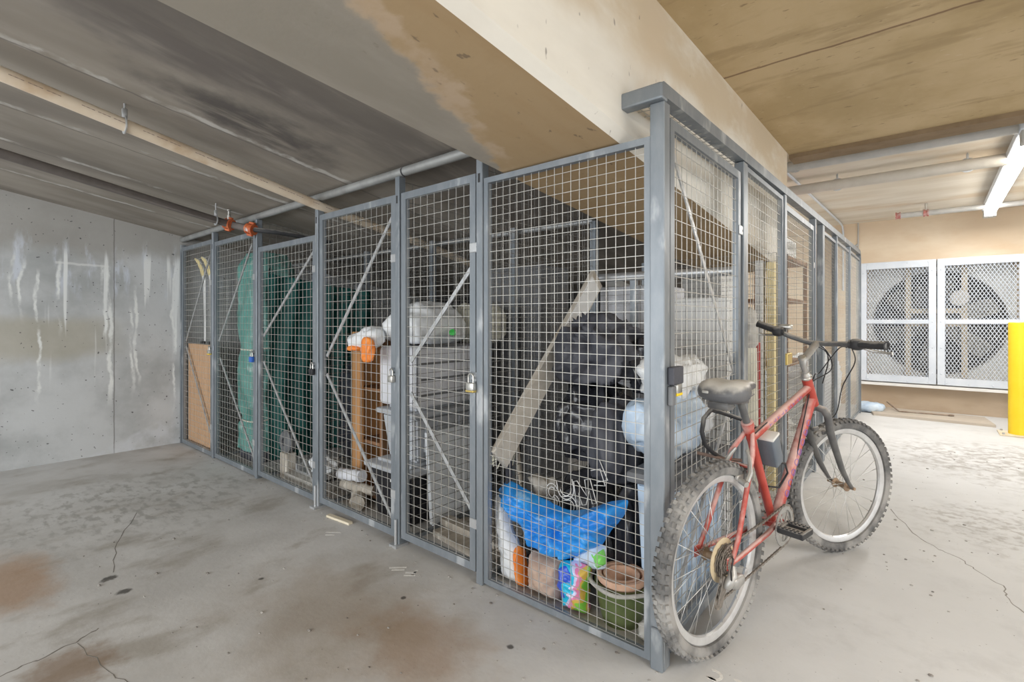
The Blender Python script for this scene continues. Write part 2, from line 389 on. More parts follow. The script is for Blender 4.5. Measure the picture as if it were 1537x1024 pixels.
M_lamp = mat('lamp_diffuser', (.95, .95, .92), rough=.3, emit=((1, .96, .88), 6.5))

# ------------------------------------------------------------------ the setting
def struct(name, mb, m, smooth=None): return mb.build(name, m, kind='structure', smooth=smooth)
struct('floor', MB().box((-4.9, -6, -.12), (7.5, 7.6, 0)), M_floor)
struct('wall_left', MB().box((-5.05, -6, 0), (-4.82, 3.2, 3.1)), M_wallL)
def slab(x0, x1, y0, y1, zf, th):
    mb = MB(); v = []
    for x, y in ((x0, y0), (x1, y0), (x1, y1), (x0, y1)): v.append((x, y))
    lo = [mb.bm.verts.new((x, y, zf(y))) for x, y in v]; hi = [mb.bm.verts.new((x, y, zf(y) + th)) for x, y in v]
    mb.bm.faces.new(lo[::-1]); mb.bm.faces.new(hi)
    for i in range(4): mb.bm.faces.new((lo[i], lo[(i + 1) % 4], hi[(i + 1) % 4], hi[i]))
    return mb
zl = lambda y: 1.985 - .17 * y
zb = lambda y: 1.806 - .10 * y
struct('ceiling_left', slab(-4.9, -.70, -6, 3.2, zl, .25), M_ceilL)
struct('ceiling_right', MB().box((-.12, -6, 2.43), (7.5, 2.62, 2.75)), M_ceilR)
struct('trim_1', MB().box((-.12, 2.62, 2.40), (7.5, 2.80, 2.75)), M_edge)
struct('ceiling_back', MB().box((-1.6, 2.80, 2.535), (7.5, 7.6, 2.75)), M_ceilB)
# dropped beam between the two bays: flat tan soffit, chamfered lower corner, pale upright face
bm_ = MB()
y0, y1 = -6, 2.56
prof = lambda y: [(-.70, zb(y)), (-.150, zb(y)), (-.12, zb(y) + .032), (-.12, 2.60), (-.70, 2.9)]
A = [bm_.bm.verts.new((x, y0, z)) for x, z in prof(y0)]; B = [bm_.bm.verts.new((x, y1, z)) for x, z in prof(y1)]
fs = []
for i in range(5): fs.append(bm_.bm.faces.new((A[i], B[i], B[(i + 1) % 5], A[(i + 1) % 5])))
bm_.bm.faces.new(A); bm_.bm.faces.new(B[::-1])
for f in bm_.bm.faces: f.material_index = 1
fs[0].material_index = 0
struct('ceiling_beam', bm_, [M_soffit, M_face])
# wall behind the cages and the fan wall with its opening
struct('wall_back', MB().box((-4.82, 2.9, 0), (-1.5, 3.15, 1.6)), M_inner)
struct('wall_middle', MB().box((-1.62, 2.5, 0), (-1.5, 6.8, 2.6)), M_pale)
fx0, fx1, fz0, fz1 = .03, 1.50, .42, 1.90
mb = MB().box((-1.6, 6.8, 0), (fx0, 7.1, 2.6)).box((fx1, 6.8, 0), (7.5, 7.1, 2.6)).box((fx0, 6.8, 0), (fx1, 7.1, fz0)).box((fx0, 6.8, fz1), (fx1, 7.1, 2.6))
struct('wall_fan', mb, M_wallB)
struct('trim_2', MB().box((-.06, 6.68, .31), (7.4, 6.80, .345)), M_pale)
struct('column_1', MB().box((-.95, 2.65, 0), (-.62, 2.95, 2.5)), M_pale)
# cracks in the slab
def crack(pts, wd, nm):
    mb = MB(); P = []
    rnd = random.Random(len(pts))
    for a, b in zip(pts[:-1], pts[1:]):
        a = Vector((*a, 0)); b = Vector((*b, 0))
        for k in range(5):
            p = a.lerp(b, k / 5); p += Vector((rnd.uniform(-1, 1), rnd.uniform(-1, 1), 0)) * .008; P.append(p)
    P.append(Vector((*pts[-1], 0)))
    for i in range(len(P) - 1):
        d = (P[i + 1] - P[i]).normalized(); n = Vector((-d.y, d.x, 0)) * wd * rnd.uniform(.5, 1.2)
        q = [P[i] - n, P[i] + n, P[i + 1] + n, P[i + 1] - n]
        mb.prism([(v.x, v.y) for v in q], .0006)
    return struct(nm, mb, mat('crack_dark', (.20, .185, .165)))
crack([(.516, 2.263), (.626, 1.913), (.736, 1.744), (.81, 1.685), (.875, 1.554), (.945, 1.461), (.955, 1.332), (.988, 1.236)], .0022, 'floor_crack')
crack([(-2.2, -1.041), (-2.579, -.953), (-2.999, -.772)], .0018, 'floor_crack')
crack([(-1.62, -1.55), (-1.641, -1.447), (-1.651, -1.35), (-1.68, -1.258), (-1.72, -1.18)], .003, 'floor_crack')
crack([(-1.66, -1.25), (-1.4, -1.21), (-1.25, -1.18)], .0015, 'floor_crack')
# painted stall marks, nearly worn away
mb = MB()
for a, b in (((-1.26, -.185), (-1.20, -.13)), ((-1.235, -.19), (-1.19, -.15)), ((-1.165, -.165), (-1.125, -.13)), ((-1.15, -.185), (-1.11, -.15)), ((-1.14, -.115), (-1.12, -.16)), ((-1.86, -.17), (-1.79, -.12)), ((-1.83, -.19), (-1.79, -.16))):
    a = Vector((*a, 0)); b = Vector((*b, 0)); d = (b - a).normalized(); n = Vector((-d.y, d.x, 0)) * .006
    mb.prism([((a - n).x, (a - n).y), ((a + n).x, (a + n).y), ((b + n).x, (b + n).y), ((b - n).x, (b - n).y)], .0007)
for cx in (.155, .225):
    for k in range(9):
        t0 = R(-120 + 27 * k); t1 = R(-120 + 27 * (k + 1))
        for yy in (.0, .05):
            q = [(cx + r * math.cos(t), .03 + yy * .9 + r * math.sin(t)) for t, r in ((t0, .018), (t1, .018), (t1, .028), (t0, .028))]
            mb.prism(q, .0007)
struct('floor_marking', mb, mat('worn_white_paint', (.74, .73, .70), (.60, .58, .55), 60))
# grit scattered on the slab
mb = MB(); rnd = random.Random(3)
for k in range(240):
    if k < 110: x, y = rnd.uniform(.3, 1.6), rnd.uniform(.2, 4.5)
    elif k < 190: x, y = rnd.uniform(-2.6, .2), rnd.uniform(-1.2, -.06)
    else: x, y = rnd.uniform(-4.6, .1), rnd.uniform(-.09, -.03)
    r = rnd.uniform(.002, .0055) * (1.6 if rnd.random() < .12 else 1)
    t = bmesh.new(); bmesh.ops.create_icosphere(t, subdivisions=1, radius=r, matrix=Matrix.Translation((x, y, r * .4)) @ Matrix.Diagonal((1.3, .9, .6, 1)))
    mb.merge(t)
mb.build('floor_grit', mat('grit', (.11, .09, .075), (.45, .43, .40), 9), kind='stuff', label='dark grit and crumbs scattered over the concrete floor', cat='grit')

# ------------------------------------------------------------------ cage: frames, doors, mesh
def PX(a, o, z): return (a, -o, z)      # front face, runs along x, faces -y
def PY(a, o, z): return (o, a, z)       # side face, runs along y, faces +x
def wires(P, a0, a1, z0, z1, pitch, r, top=None):
    mb = MB()
    na = max(1, round((a1 - a0) / pitch)); nz = max(1, round((z1 - z0) / pitch))
    tp = top or (lambda a: z1)
    for i in range(na + 1):
        a = a0 + (a1 - a0) * i / na; mb.tube([P(a, 0, z0), P(a, 0, tp(a))], r, 4, phase=.785)
    for j in range(nz + 1):
        z = z0 + (z1 - z0) * j / nz
        aa = [a0 + (a1 - a0) * i / na for i in range(na + 1) if tp(a0 + (a1 - a0) * i / na) >= z - 1e-4]
        if len(aa) >= 2: mb.tube([P(aa[0], r * 1.6, z), P(aa[-1], r * 1.6, z)], r, 4, phase=.785)
    return mb
def frame4(P, a0, a1, z0, z1, wd, o0=-.012, o1=.014):
    mb = MB()
    mb.box(P(a0, o0, z0), P(a0 + wd, o1, z1)).box(P(a1 - wd, o0, z0), P(a1, o1, z1))
    mb.box(P(a0 + wd, o0, z0), P(a1 - wd, o1, z0 + wd)).box(P(a0 + wd, o0, z1 - wd), P(a1 - wd, o1, z1))
    return mb
def post(P, a, z0, z1, hw, parent, foot=False):
    mb = MB().rbox(P(a - hw, -.022, z0), P(a + hw, .022, z1), .003, 1)
    o = mb.build('post', M_steel, parent)
    MB().box(P(a - hw * .35, .0221, z1 - .14), P(a + hw * .35, .0226, z1 - .10)).build('slot', M_black, o)
    if foot: MB().box(P(a - .03, -.03, 0), P(a + .03, .05, .012)).rod(P(a, .03, .012), P(a, .03, .14), .007).build('drop_bolt', M_galv, o)
    return o
def tab(P, a, z, parent, side=1):
    mb = MB().rbox(P(a - .028, .0145, z - .022), P(a + .034, .0185, z + .022), .003, 1)
    o = mb.build('keeper_plate', M_galv, parent)
    MB().lathe([(.0, 0), (.006, 0), (.006, .0006), (0, .0006)], 10, Matrix.Translation(P(a + .022, .0187, z)) @ Matrix.Rotation(R(90), 4, 'X' if P is PX else 'Y')).build('hole', M_blackp, o)
def door(P, a0, a1, z0, z1, label, braces=(), lockz=.78, pitch=.0508, tabs=(1.5, .26), hasp=True, wd=.036):
    t = thing('cage_door', label, 'door', P((a0 + a1) / 2, 0, z0), group='mesh doors of the storage cages')
    frame4(P, a0, a1, z0, z1, wd).build('frame', M_steel, t)
    wires(P, a0 + wd, a1 - wd, z0 + wd, z1 - wd, pitch, .0016).build('mesh', M_wire, t)
    for p, q in braces:
        MB().bar(P(p[0], -.010, p[1]), P(q[0], -.010, q[1]), .020, .006, P(0, 1, 0)).build('brace', M_galv, t)
    for z in tabs: tab(P, a1 - .006, z, t)
    if hasp: MB().rbox(P(a1 - .03, .0145, lockz - .02), P(a1 + .045, .0195, lockz + .02), .003, 1).rod(P(a1 - .003, .019, lockz - .004), P(a1 - .003, .034, lockz - .004), .006).build('hasp', M_steel, t)
    return t
def padlock(P, a, z, label, body, shack=None, base=None, s=1.0):
    loc = P(a, .036, z)
    t = thing('padlock', label, 'padlock', loc, group='padlocks on the cage doors')
    w_, h_ = .021 * s, .036 * s
    MB().rbox(P(a - w_, .024, z - h_), P(a + w_, .046, z), .005, 2).build('body', body, t, smooth=40)
    pts = [P(a - .013 * s, .035, z - .005)] + [P(a + .013 * s * math.cos(x), .035, z + .022 * s + .013 * s * math.sin(x)) for x in [math.pi - math.pi * k / 8 for k in range(9)]] + [P(a + .013 * s, .035, z - .005)]
    MB().tube(pts, .0035 * s, 8).build('shackle', shack or M_silver, t, smooth=60)
    if base: MB().rbox(P(a - w_ - .001, .023, z - h_ - .002), P(a + w_ + .001, .047, z - h_ + .009 * s), .003, 1).build('bumper', base, t)
    return t

# front frame
ff = thing('cage_front_frame', 'grey tubular steel frame along the front of the cages from left wall to beam', 'frame', (-2.4, 0, 0))
MB().tube([(-4.81, 0, 1.952), (-.715, 0, 1.945)], .024, 16).build('top_rail', mat('dull_galvanised_tube', (.28, .285, .28), (.38, .385, .38), 9, .5, .45), ff, smooth=60)
MB().tube([(-1.39, 0, 1.9464), (-1.38, 0, 1.9464)], .0255, 16).build('rail_coupling', M_black, ff)
for a, z1, ft in ((-1.42, 1.922, True), (-2.243, 1.922, True), (-3.128, 1.924, False), (-3.985, 1.926, False)): post(PX, a, .0, z1, .017, ff, ft)
post(PX, -.828, 0, 1.925, .019, ff)
MB().box(PX(-4.815, -.02, 0), PX(-4.79, .02, 1.90)).build('wall_angle', M_steel, ff)

BD = [(-4.785, -4.008, .008, 1.872, 'hinge'), (-3.96, -3.155, .012, 1.842), (-3.103, -2.268, .03, 1.714), (-2.218, -1.445, .036, 1.832), (-1.395, -.858, .045, 1.832)]
door(PX, -4.785, -4.008, .008, 1.872, 'narrow mesh cage door against the left wall, before the tan panel and skis', [((-4.74, .98), (-4.12, 1.75)), ((-4.74, .93), (-4.06, .12))], .94)
door(PX, -3.96, -3.155, .012, 1.842, 'mesh cage door with blue padlock in front of the pale green tarp bundle', [((-3.92, 1.0), (-3.26, 1.76)), ((-3.90, .86), (-3.22, .12))], .93)
door(PX, -3.103, -2.268, .03, 1.714, 'lower topped mesh cage door with black padlock in front of dark green tarp', [((-3.06, 1.06), (-2.33, 1.62)), ((-3.06, .87), (-2.33, .12))], .89)
door(PX, -2.218, -1.445, .036, 1.832, 'mesh cage door in front of the wooden bookcase and white bag, silver padlock', [((-2.17, .95), (-1.49, 1.74)), ((-2.17, .84), (-1.48, .09))], .905)
door(PX, -1.395, -.858, .045, 1.832, 'narrow mesh cage door beside the wide fixed panel, brass padlock at right', [((-1.345, .96), (-.90, 1.42)), ((-1.345, .80), (-.90, .30))], .92)
padlock(PX, -4.015, .92, 'small padlock with yellow base on the door at the left wall', M_silver, base=M_yellow)
padlock(PX, -3.165, .905, 'blue covered padlock on the cage door of the pale green tarp', M_bluep, s=1.15)
padlock(PX, -2.275, .87, 'black padlock on the low topped cage door of the dark green tarp', M_blackp, s=1.1)
padlock(PX, -1.452, .885, 'silver padlock with white face on the door of the wooden bookcase', M_silver)
padlock(PX, -.866, .895, 'large laminated steel padlock on the narrow door next to the fixed panel', M_silver, base=M_brass, s=1.15)

def panel(P, a0, a1, z0, z1, label, pitch, m=M_wire, r=.0014, wd=.024, fm=M_steel, name='mesh_panel', top=None, group='fixed wire mesh panels'):
    t = thing(name, label, 'mesh panel', P((a0 + a1) / 2, 0, z0), group=group)
    if top is None: frame4(P, a0, a1, z0, z1, wd).build('frame', fm, t)
    else:
        mb = MB().box(P(a0, -.01, z0), P(a0 + wd, .01, top(a0))).box(P(a1 - wd, -.01, z0), P(a1, .01, top(a1))).box(P(a0, -.01, z0), P(a1, .01, z0 + wd)); mb.build('frame', fm, t)
    wires(P, a0 + wd, a1 - wd, z0 + wd, z1 - wd * .6, pitch, r, top).build('mesh', m, t)
    return t
panel(PX, -.806, -.026, .012, 1.800, 'wide fixed wire mesh panel in front of the black bags and blue sack', .0385)
# bolt plate at the foot of the corner post
# side frame: corner post, posts and the flat top rail
sf = thing('cage_side_frame', 'grey steel frame along the bike side of the cages with corner post', 'frame', (0, 3, 0))
MB().rbox((-.026, -.022, 0), (.026, .026, 1.905), .003, 1).build('corner_post', M_steel, sf)
MB().rbox((-.02, -.032, .0), (.024, -.0222, .14), .003, 1).build('foot_plate', M_steel, sf)
rz = lambda y: 1.945 + .0155 * y
mb = MB().rbox((-.03, -.035, 1.905), (.03, 0, 1.955), .006, 2)
pts = [(0, -.01, rz(0)), (0, 6.02, rz(6.02))]
mb = MB().tube([(0, -.02, rz(0)), (0, 6.0, rz(6.0)), (0, 6.06, rz(6) - .03), (0, 6.085, rz(6) - .09), (0, 6.085, 1.2), (0, 6.085, 0)], .034, 4, phase=math.pi / 4)
mb.build('top_rail', M_steel, sf)
MB().rbox((-.125, -.045, 1.905), (.028, .006, 1.962), .008, 2).build('beam_bracket', M_steel, sf)
for a, hw in ((.945, .034), (1.81, .026), (2.85, .022), (3.225, .045), (4.01, .022), (5.02, .022)):
    o = MB().rbox((-.022, a - hw, 0), (.022, a + hw, rz(a) - .026), .003, 1).build('post', M_steel, sf)
door(PY, .058, .888, .02, 1.875, 'mesh cage door beside the saddle, facing the bicycle', [((.10, 1.82), (.86, .93)), ((.86, .85), (.10, .10))], .86, tabs=(1.6, .3), hasp=False)
t = thing('lock_box', 'dark steel hasp box on the corner post behind the saddle', 'hasp', (.03, .03, .9))
MB().rbox((.027, .0, .955), (.05, .085, 1.015), .003, 1).build('plate', M_blk2, t); MB().rbox((.027, .0, .885), (.045, .03, .95), .003, 1).build('guard', M_dgrey, t)
padlock(PY, .062, .955, 'silver padlock with yellow bottom on the corner post behind the saddle', M_silver, base=M_yellow, s=1.1)
panel(PY, .985, 1.78, .02, 1.93, 'fixed mesh panel behind the handlebar, before the pale boards', .05)
door(PY, 1.845, 2.82, .03, 1.90, 'farther mesh cage door with brass hasp behind the front of the bicycle', [], .86, tabs=(1.6,), hasp=False)
MB().rbox((.0, 1.79, .90), (.034, 1.93, .97), .003, 1).build('hasp_plate', M_brass, label='brass hasp plate on the post behind the handlebar stem', cat='hasp', loc=(.017, 1.86, .9))
panel(PY, 3.275, 3.985, .02, 1.93, 'close mesh panel right after the thick side post', .03, M_wire2)
panel(PY, 4.035, 4.995, .02, 1.95, 'second mesh panel after the thick side post', .05)
panel(PY, 5.045, 6.055, .02, 1.96, 'mesh panel at the far end of the cages near the fan', .035)
# roof mesh over the side door, up to the beam face
t = thing('mesh_panel', 'short level mesh strip above the side doors joining rail to beam', 'mesh panel', (-.06, 1, 1.93), group='fixed wire mesh panels')
mb = MB()
for k in range(16): mb.tube([(-.118, .08 + k * .055, 1.935), (-.004, .08 + k * .055, 1.925)], .002, 4)
for k in range(3): mb.tube([(-.10 + .033 * k, .03, 1.934 - .003 * k), (-.10 + .033 * k, .92, 1.934 - .003 * k)], .002, 4)
mb.build('mesh', M_wire, t)
# mesh dividers between the cages and the back mesh, cut to the sloping slab
def divider(x, label, y1=.95, zc=zl):
    t = thing('divider_panel', label, 'mesh panel', (x, .5, 0), group='mesh dividers between the cages')
    tp = lambda a: min(zc(a) - .03, 1.90)
    P = lambda a, o, z: (x + o, a, z)
    wires(P, .03, y1 - .05, .02, 1.90, .0508, .0017, tp).build('mesh', M_wire2, t)
    MB().box((x - .018, y1 - .04, 0), (x + .018, y1, tp(y1) - .005)).build('post', M_steel, t)
    MB().box((x - .012, .024, 0), (x + .012, y1 - .04, .02)).build('sill', M_steel, t)
divider(-3.985, 'mesh divider to the right of the skis and tan panel')
divider(-3.128, 'mesh divider carrying the dark green tarp')
divider(-2.243, 'mesh divider just left of the wooden bookcase')
divider(-1.42, 'mesh divider right of the stacked grey and black bins')
divider(-.828, 'mesh divider left of the black bags, behind the leaning board', .985, lambda y: zl(y) - .02)
t = thing('back_panel', 'mesh panel across the rear of the corner cage under a grey tube', 'mesh panel', (-.4, .985, 0))
P = lambda a, o, z: (a, .985 - o, z)
wires(P, -.80, -.03, .02, 1.42, .0508, .0017).build('mesh', M_wire2, t)
MB().tube([(-.82, .975, 1.425), (-.03, .975, 1.418)], .024, 14).build('top_tube', M_galv, t, smooth=60)
MB().box((-.60, .97, 0), (-.565, 1.0, 1.40)).build('post', M_steel, t)
t = thing('back_panel', 'mesh across the rear of the left cages, dark behind', 'mesh panel', (-2.9, .99, 0))
P = lambda a, o, z: (a, .99 - o, z)
wires(P, -4.75, -.86, .02, 1.76, .0508, .0017).build('mesh', M_wire2, t)
MB().tube([(-4.80, .995, 1.775), (-.85, .995, 1.775)], .018, 10).build('top_tube', M_galv, t, smooth=60)
for y, lb in ((1.81, 'cross mesh behind the pale boards in the side cages'), (3.225, 'cross mesh behind the thick side post')):
    t = thing('divider_panel', lb, 'mesh panel', (-.45, y, 0), group='mesh dividers between the cages')
    P = lambda a, o, z: (a, y - o, z)
    tp = (lambda a: min(1.9, zb(y) - .03)) if y < 2.5 else (lambda a: 1.9)
    wires(P, -.88, -.03, .02, tp(0), .0508, .0017).build('mesh', M_wire2, t)
    MB().box((-.92, y - .02, 0), (-.88, y + .02, tp(0))).build('post', M_steel, t)

# ------------------------------------------------------------------ pipes under the slabs
M_print = mat('faded_pipe_print', (.33, .24, .20))
t = thing('drain_pipe', 'long off-white plastic pipe under the grey slab running into the cages', 'pipe', (-2.1, -.7, 2.05))
pp = [(-1.75, -3.2, 2.43), (-2.05, -1.42, 2.129), (-2.235, .02, 1.888), (-2.36, .95, 1.775), (-2.5, 2.1, 1.60)]
pp[-1] = (-2.48, 1.85, 1.63)
MB().tube(pp, .029, 20).build('pipe', M_pvc, t, smooth=60)
for k in range(26):
    mb = MB(); a = k * .06 + .02
    if k % 4 == 3: continue
    q = Vector(pp[1]).lerp(Vector(pp[2]), a / 1.56 if a < 1.5 else 1); d = (Vector(pp[2]) - Vector(pp[1])).normalized()
    side = Vector((.93, .0, -.02)); side = (side - d * side.dot(d)).normalized() * .0294
    for j in range(5):
        c = q + d * (j * .009)
        mb.bar(c + side, c + side + d * .0095, (.0016 if j % 2 else .003), .0006, side)
    mb.build('print_mark', M_print, t)
def hanger(par, x, y, z, zt, r):
    o = MB().tube([(x + (r + .004) * math.cos(a), y, z + (r + .004) * math.sin(a)) for a in [2 * math.pi * k / 20 for k in range(20)]], .004, 6, closed=True, flat=(1, 2.2)).rbox((x - .008, y - .01, z + r), (x + .008, y + .01, z + r + .045), .002, 1).build('hanger', M_galv, par, smooth=50)
    MB().rod((x, y, z + r + .04), (x, y, zt), .0045).build('rod', M_galv, o)
hanger(t, -2.10, -1.02, 2.062, zl(-1.02) + .01, .029)
t = thing('sprinkler_pipe', 'dark iron pipe under the left slab ending at red couplings by the cage rail', 'pipe', (-3.1, -.6, 1.95))
ip = [(-2.62, -2.6, 2.19), (-2.93, -1.36, 2.028), (-3.30, -.14, 1.893), (-3.115, -.055, 1.845)]
MB().tube(ip, .026, 18).build('pipe', M_iron, t, smooth=60)
MB().tube([(-3.115, -.055, 1.845), (-3.06, -.02, 1.835), (-2.98, .08, 1.825), (-2.95, .5, 1.80)], .018, 14).build('branch', M_black, t, smooth=60)
hanger(t, -3.27, -.24, 1.904, zl(-.24) + .01, .027)
for a, lb in ((0, .6), (.98, 0)):
    q = Vector(ip[2]).lerp(Vector(ip[3]), a); dd = (Vector(ip[3]) - Vector(ip[2])).normalized()
    m = Matrix.Translation(q) @ dd.to_track_quat('Z', 'Y').to_matrix().to_4x4()
    mb = MB().lathe([(.027, -.03), (.040, -.03), (.040, -.018), (.034, -.014), (.034, .014), (.040, .018), (.040, .03), (.027, .03)], 20, m)
    mb.rbox((-.012, -.052, -.022), (.012, -.036, .022), .003, 1, m).rbox((-.012, .036, -.022), (.012, .052, .022), .003, 1, m)
    o = mb.build('coupling', M_redc, t, smooth=40)
    if lb: MB().lathe([(.014, 0), (.014, .03), (.009, .034), (.009, .062), (.016, .066), (.016, .072), (0, .072)], 12, Matrix.Translation(q + Vector((0, 0, .034)))).build('sprinkler_head', M_silver, o, smooth=40)

def hpipe(name, label, x0, x1, y, z, r, m, hx=()):
    t = thing(name, label, 'pipe', (x0, y, z))
    MB().tube([(x0, y, z), (x1, y + .04, z)], r, 20).build('pipe', m, t, smooth=60)
    for x in hx: hanger(t, x, y + .01, z, 2.536, r)
    return t
hpipe('ceiling_pipe', 'grey ceiling pipe nearest the tan slab edge in the fan bay', -1.5, 7.2, 3.12, 2.475, .043, M_gpipe, (-.17,))
hpipe('ceiling_pipe', 'thick pale ceiling pipe in the middle of the fan bay', -1.5, 7.2, 3.84, 2.435, .047, M_tanpipe, (.04, .93))
t = hpipe('ceiling_pipe', 'thin grey pipe with red end coupling before the fan wall', .40, 7.2, 5.86, 2.42, .030, M_gpipe)
for x in (.405, .66):
    m = Matrix.Translation((x, 5.865, 2.42)) @ Matrix.Rotation(R(90), 4, 'Y')
    o = MB().lathe([(.028, -.025), (.043, -.025), (.043, -.012), (.036, -.01), (.036, .01), (.043, .012), (.043, .025), (.028, .025)], 20, m).build('coupling', M_redp, t, smooth=40)
    if x > .5: MB().rod((x, 5.865, 2.45), (x, 5.865, 2.53), .012).build('nipple', M_silver, o)
t = thing('conduit', 'thin white conduit along the ceiling above the far cages', 'conduit', (-.26, 5, 2.52))
MB().tube([(-.30, 3.4, 2.52), (-.25, 6.5, 2.52), (-.245, 6.7, 2.50), (-.245, 6.78, 2.42), (-.245, 6.785, 1.6)], .012, 10).build('tube', M_alu, t, smooth=60)
t = thing('conduit', 'thin grey conduit bending down beside the fan frame', 'conduit', (-.09, 6.77, 2.2))
MB().tube([(-.16, 6.785, 1.9), (-.16, 6.785, 2.12), (-.14, 6.785, 2.2), (-.07, 6.785, 2.24)], .014, 10).tube([(-.07, 6.785, 2.535), (-.07, 6.785, 1.96)], .008, 8).build('tube', M_gpipe, t, smooth=60)

# tube light over the fan bay
t = thing('tube_light', 'long lit fluorescent ceiling fixture over the fan bay', 'ceiling light', (1.215, 4.7, 2.40))
MB().rbox((1.15, 3.05, 2.43), (1.28, 6.25, 2.49), .01, 2).build('housing', M_alu, t)
MB().tube([(1.215, 3.22, 2.40), (1.215, 6.19, 2.40)], .045, 16).build('diffuser', M_lamp, t, smooth=60)
for y in (3.13, 6.22): MB().rbox((1.16, y - .07, 2.35), (1.27, y + .05, 2.44), .01, 2).build('end_cap', M_gpipe, t)
MB().rod((1.215, 3.3, 2.49), (1.215, 3.3, 2.54), .006).rod((1.215, 6.0, 2.49), (1.215, 6.0, 2.54), .006).build('mount', M_galv, t)
t = thing('tube_light', 'short fluorescent ceiling fixture above the far side cages', 'ceiling light', (-.95, 4.6, 2.44))
MB().rbox((-1.0, 3.85, 2.46), (-.90, 5.35, 2.50), .01, 2).build('housing', M_alu, t)
MB().tube([(-.95, 3.92, 2.44), (-.95, 5.28, 2.44)], .024, 12).build('tube', M_lamp, t, smooth=60)
MB().rod((-.95, 4.0, 2.5), (-.95, 4.0, 2.54), .006).rod((-.95, 5.2, 2.5), (-.95, 5.2, 2.54), .006).build('mount', M_galv, t)
# unseen fixture added behind the camera as housing for the aisle fill
t = thing('tube_light', 'added unseen fluorescent fixture over the open aisle, far right of the bicycle', 'ceiling light', (2.9, -.6, 2.40))
MB().rbox((2.84, -1.85, 2.39), (2.96, .65, 2.43), .01, 2).build('housing', M_alu, t)

# ------------------------------------------------------------------ wall fan
t = thing('wall_fan', 'big exhaust fan in a square opening behind white mesh guards', 'fan', (.765, 6.9, .4))
M_fanp = mat('fan_plate', (.66, .67, .67), (.74, .75, .74), 4, .5)
M_fand = mat('fan_dark', (.10, .095, .09), (.16, .15, .14), 6, .6)
M_fanb = mat('fan_blade', (.55, .52, .47), (.64, .61, .56), 6, .45)
M_fanm = mat('fan_support', (.60, .50, .36), (.66, .57, .43), 6, .5)
cx, cz, fr = .765, 1.15, .655
mb = MB(); n = 64; ov = []; iv = []
for sgn_y in (6.98, 7.0):
    o_ = []; i_ = []
    for k in range(n):
        a = 2 * math.pi * (k + .5) / n; c, s_ = math.cos(a), math.sin(a); q = .735 / max(abs(c), abs(s_))
        o_.append(mb.bm.verts.new((cx + c * q, sgn_y, cz + s_ * q))); i_.append(mb.bm.verts.new((cx + c * fr, sgn_y, cz + s_ * fr)))
    for k in range(n): mb.bm.faces.new((o_[k], o_[(k + 1) % n], i_[(k + 1) % n], i_[k]))
mb.build('plenum_plate', M_fanp, t)
rot = Matrix.Translation((cx, 0, cz)) @ Matrix.Rotation(R(-90), 4, 'X')
MB().lathe([(fr, 6.96), (fr + .02, 6.96), (fr + .02, 7.36), (fr, 7.36)], 64, rot, closed=True).build('ring', M_fand, t, smooth=40)
MB().box((.0, 7.36, .38), (1.53, 7.38, 1.94)).build('back_plate', M_fand, t)
MB().lathe([(0, 7.02), (.10, 7.02), (.13, 7.05), (.13, 7.22), (0, 7.22)], 32, rot).build('hub', M_fanm, t, smooth=40)
for k in range(6):
    a = R(22 + 60 * k); bl = MB(); ps = []
    def bf(u, v):
        r = .12 + .50 * u; wd = .055 + .05 * math.sin(u * 2.2); th = (v - .5) * 2
        tang = th * wd; yy = 7.12 + th * (.075 - .04 * u)
        return Vector((cx + r * math.cos(a) - tang * math.sin(a), yy + .015 * (1 - th * th), cz + r * math.sin(a) + tang * math.cos(a)))
    bl.quadgrid(bf, 10, 6)
    bmesh.ops.solidify(bl.bm, geom=bl.bm.faces[:], thickness=.012)
    bl.build('blade', M_fanb, t, smooth=50)
for x in (.47, 1.03): MB().rbox((x - .03, 6.90, .44), (x + .03, 6.95, 1.88), .004, 1).build('support', M_fanm, t)
MB().rbox((.47, 6.90, 1.27), (1.03, 6.94, 1.33), .004, 1).rbox((.47, 6.90, 1.10), (1.03, 6.94, 1.15), .004, 1).build('cross_rail', M_fanm, t)
MB().rbox((.54, 6.88, 1.36), (.86, 7.0, 1.64), .03, 2).build('motor', M_fand, t); MB().lathe([(0, 6.84), (.09, 6.84), (.10, 6.87), (.10, 6.9), (0, 6.9)], 24, Matrix.Translation((.98, 0, 1.46)) @ Matrix.Rotation(R(-90), 4, 'X')).build('pulley', M_fanb, t, smooth=40)
def clipline(p, d, x0, x1, z0, z1):
    t0, t1 = -9, 9
    for k, lo, hi in ((0, x0, x1), (1, z0, z1)):
        if abs(d[k]) < 1e-9: continue
        a, b = (lo - p[k]) / d[k], (hi - p[k]) / d[k]
        t0, t1 = max(t0, min(a, b)), min(t1, max(a, b))
    return (t0, t1) if t1 - t0 > .004 else None
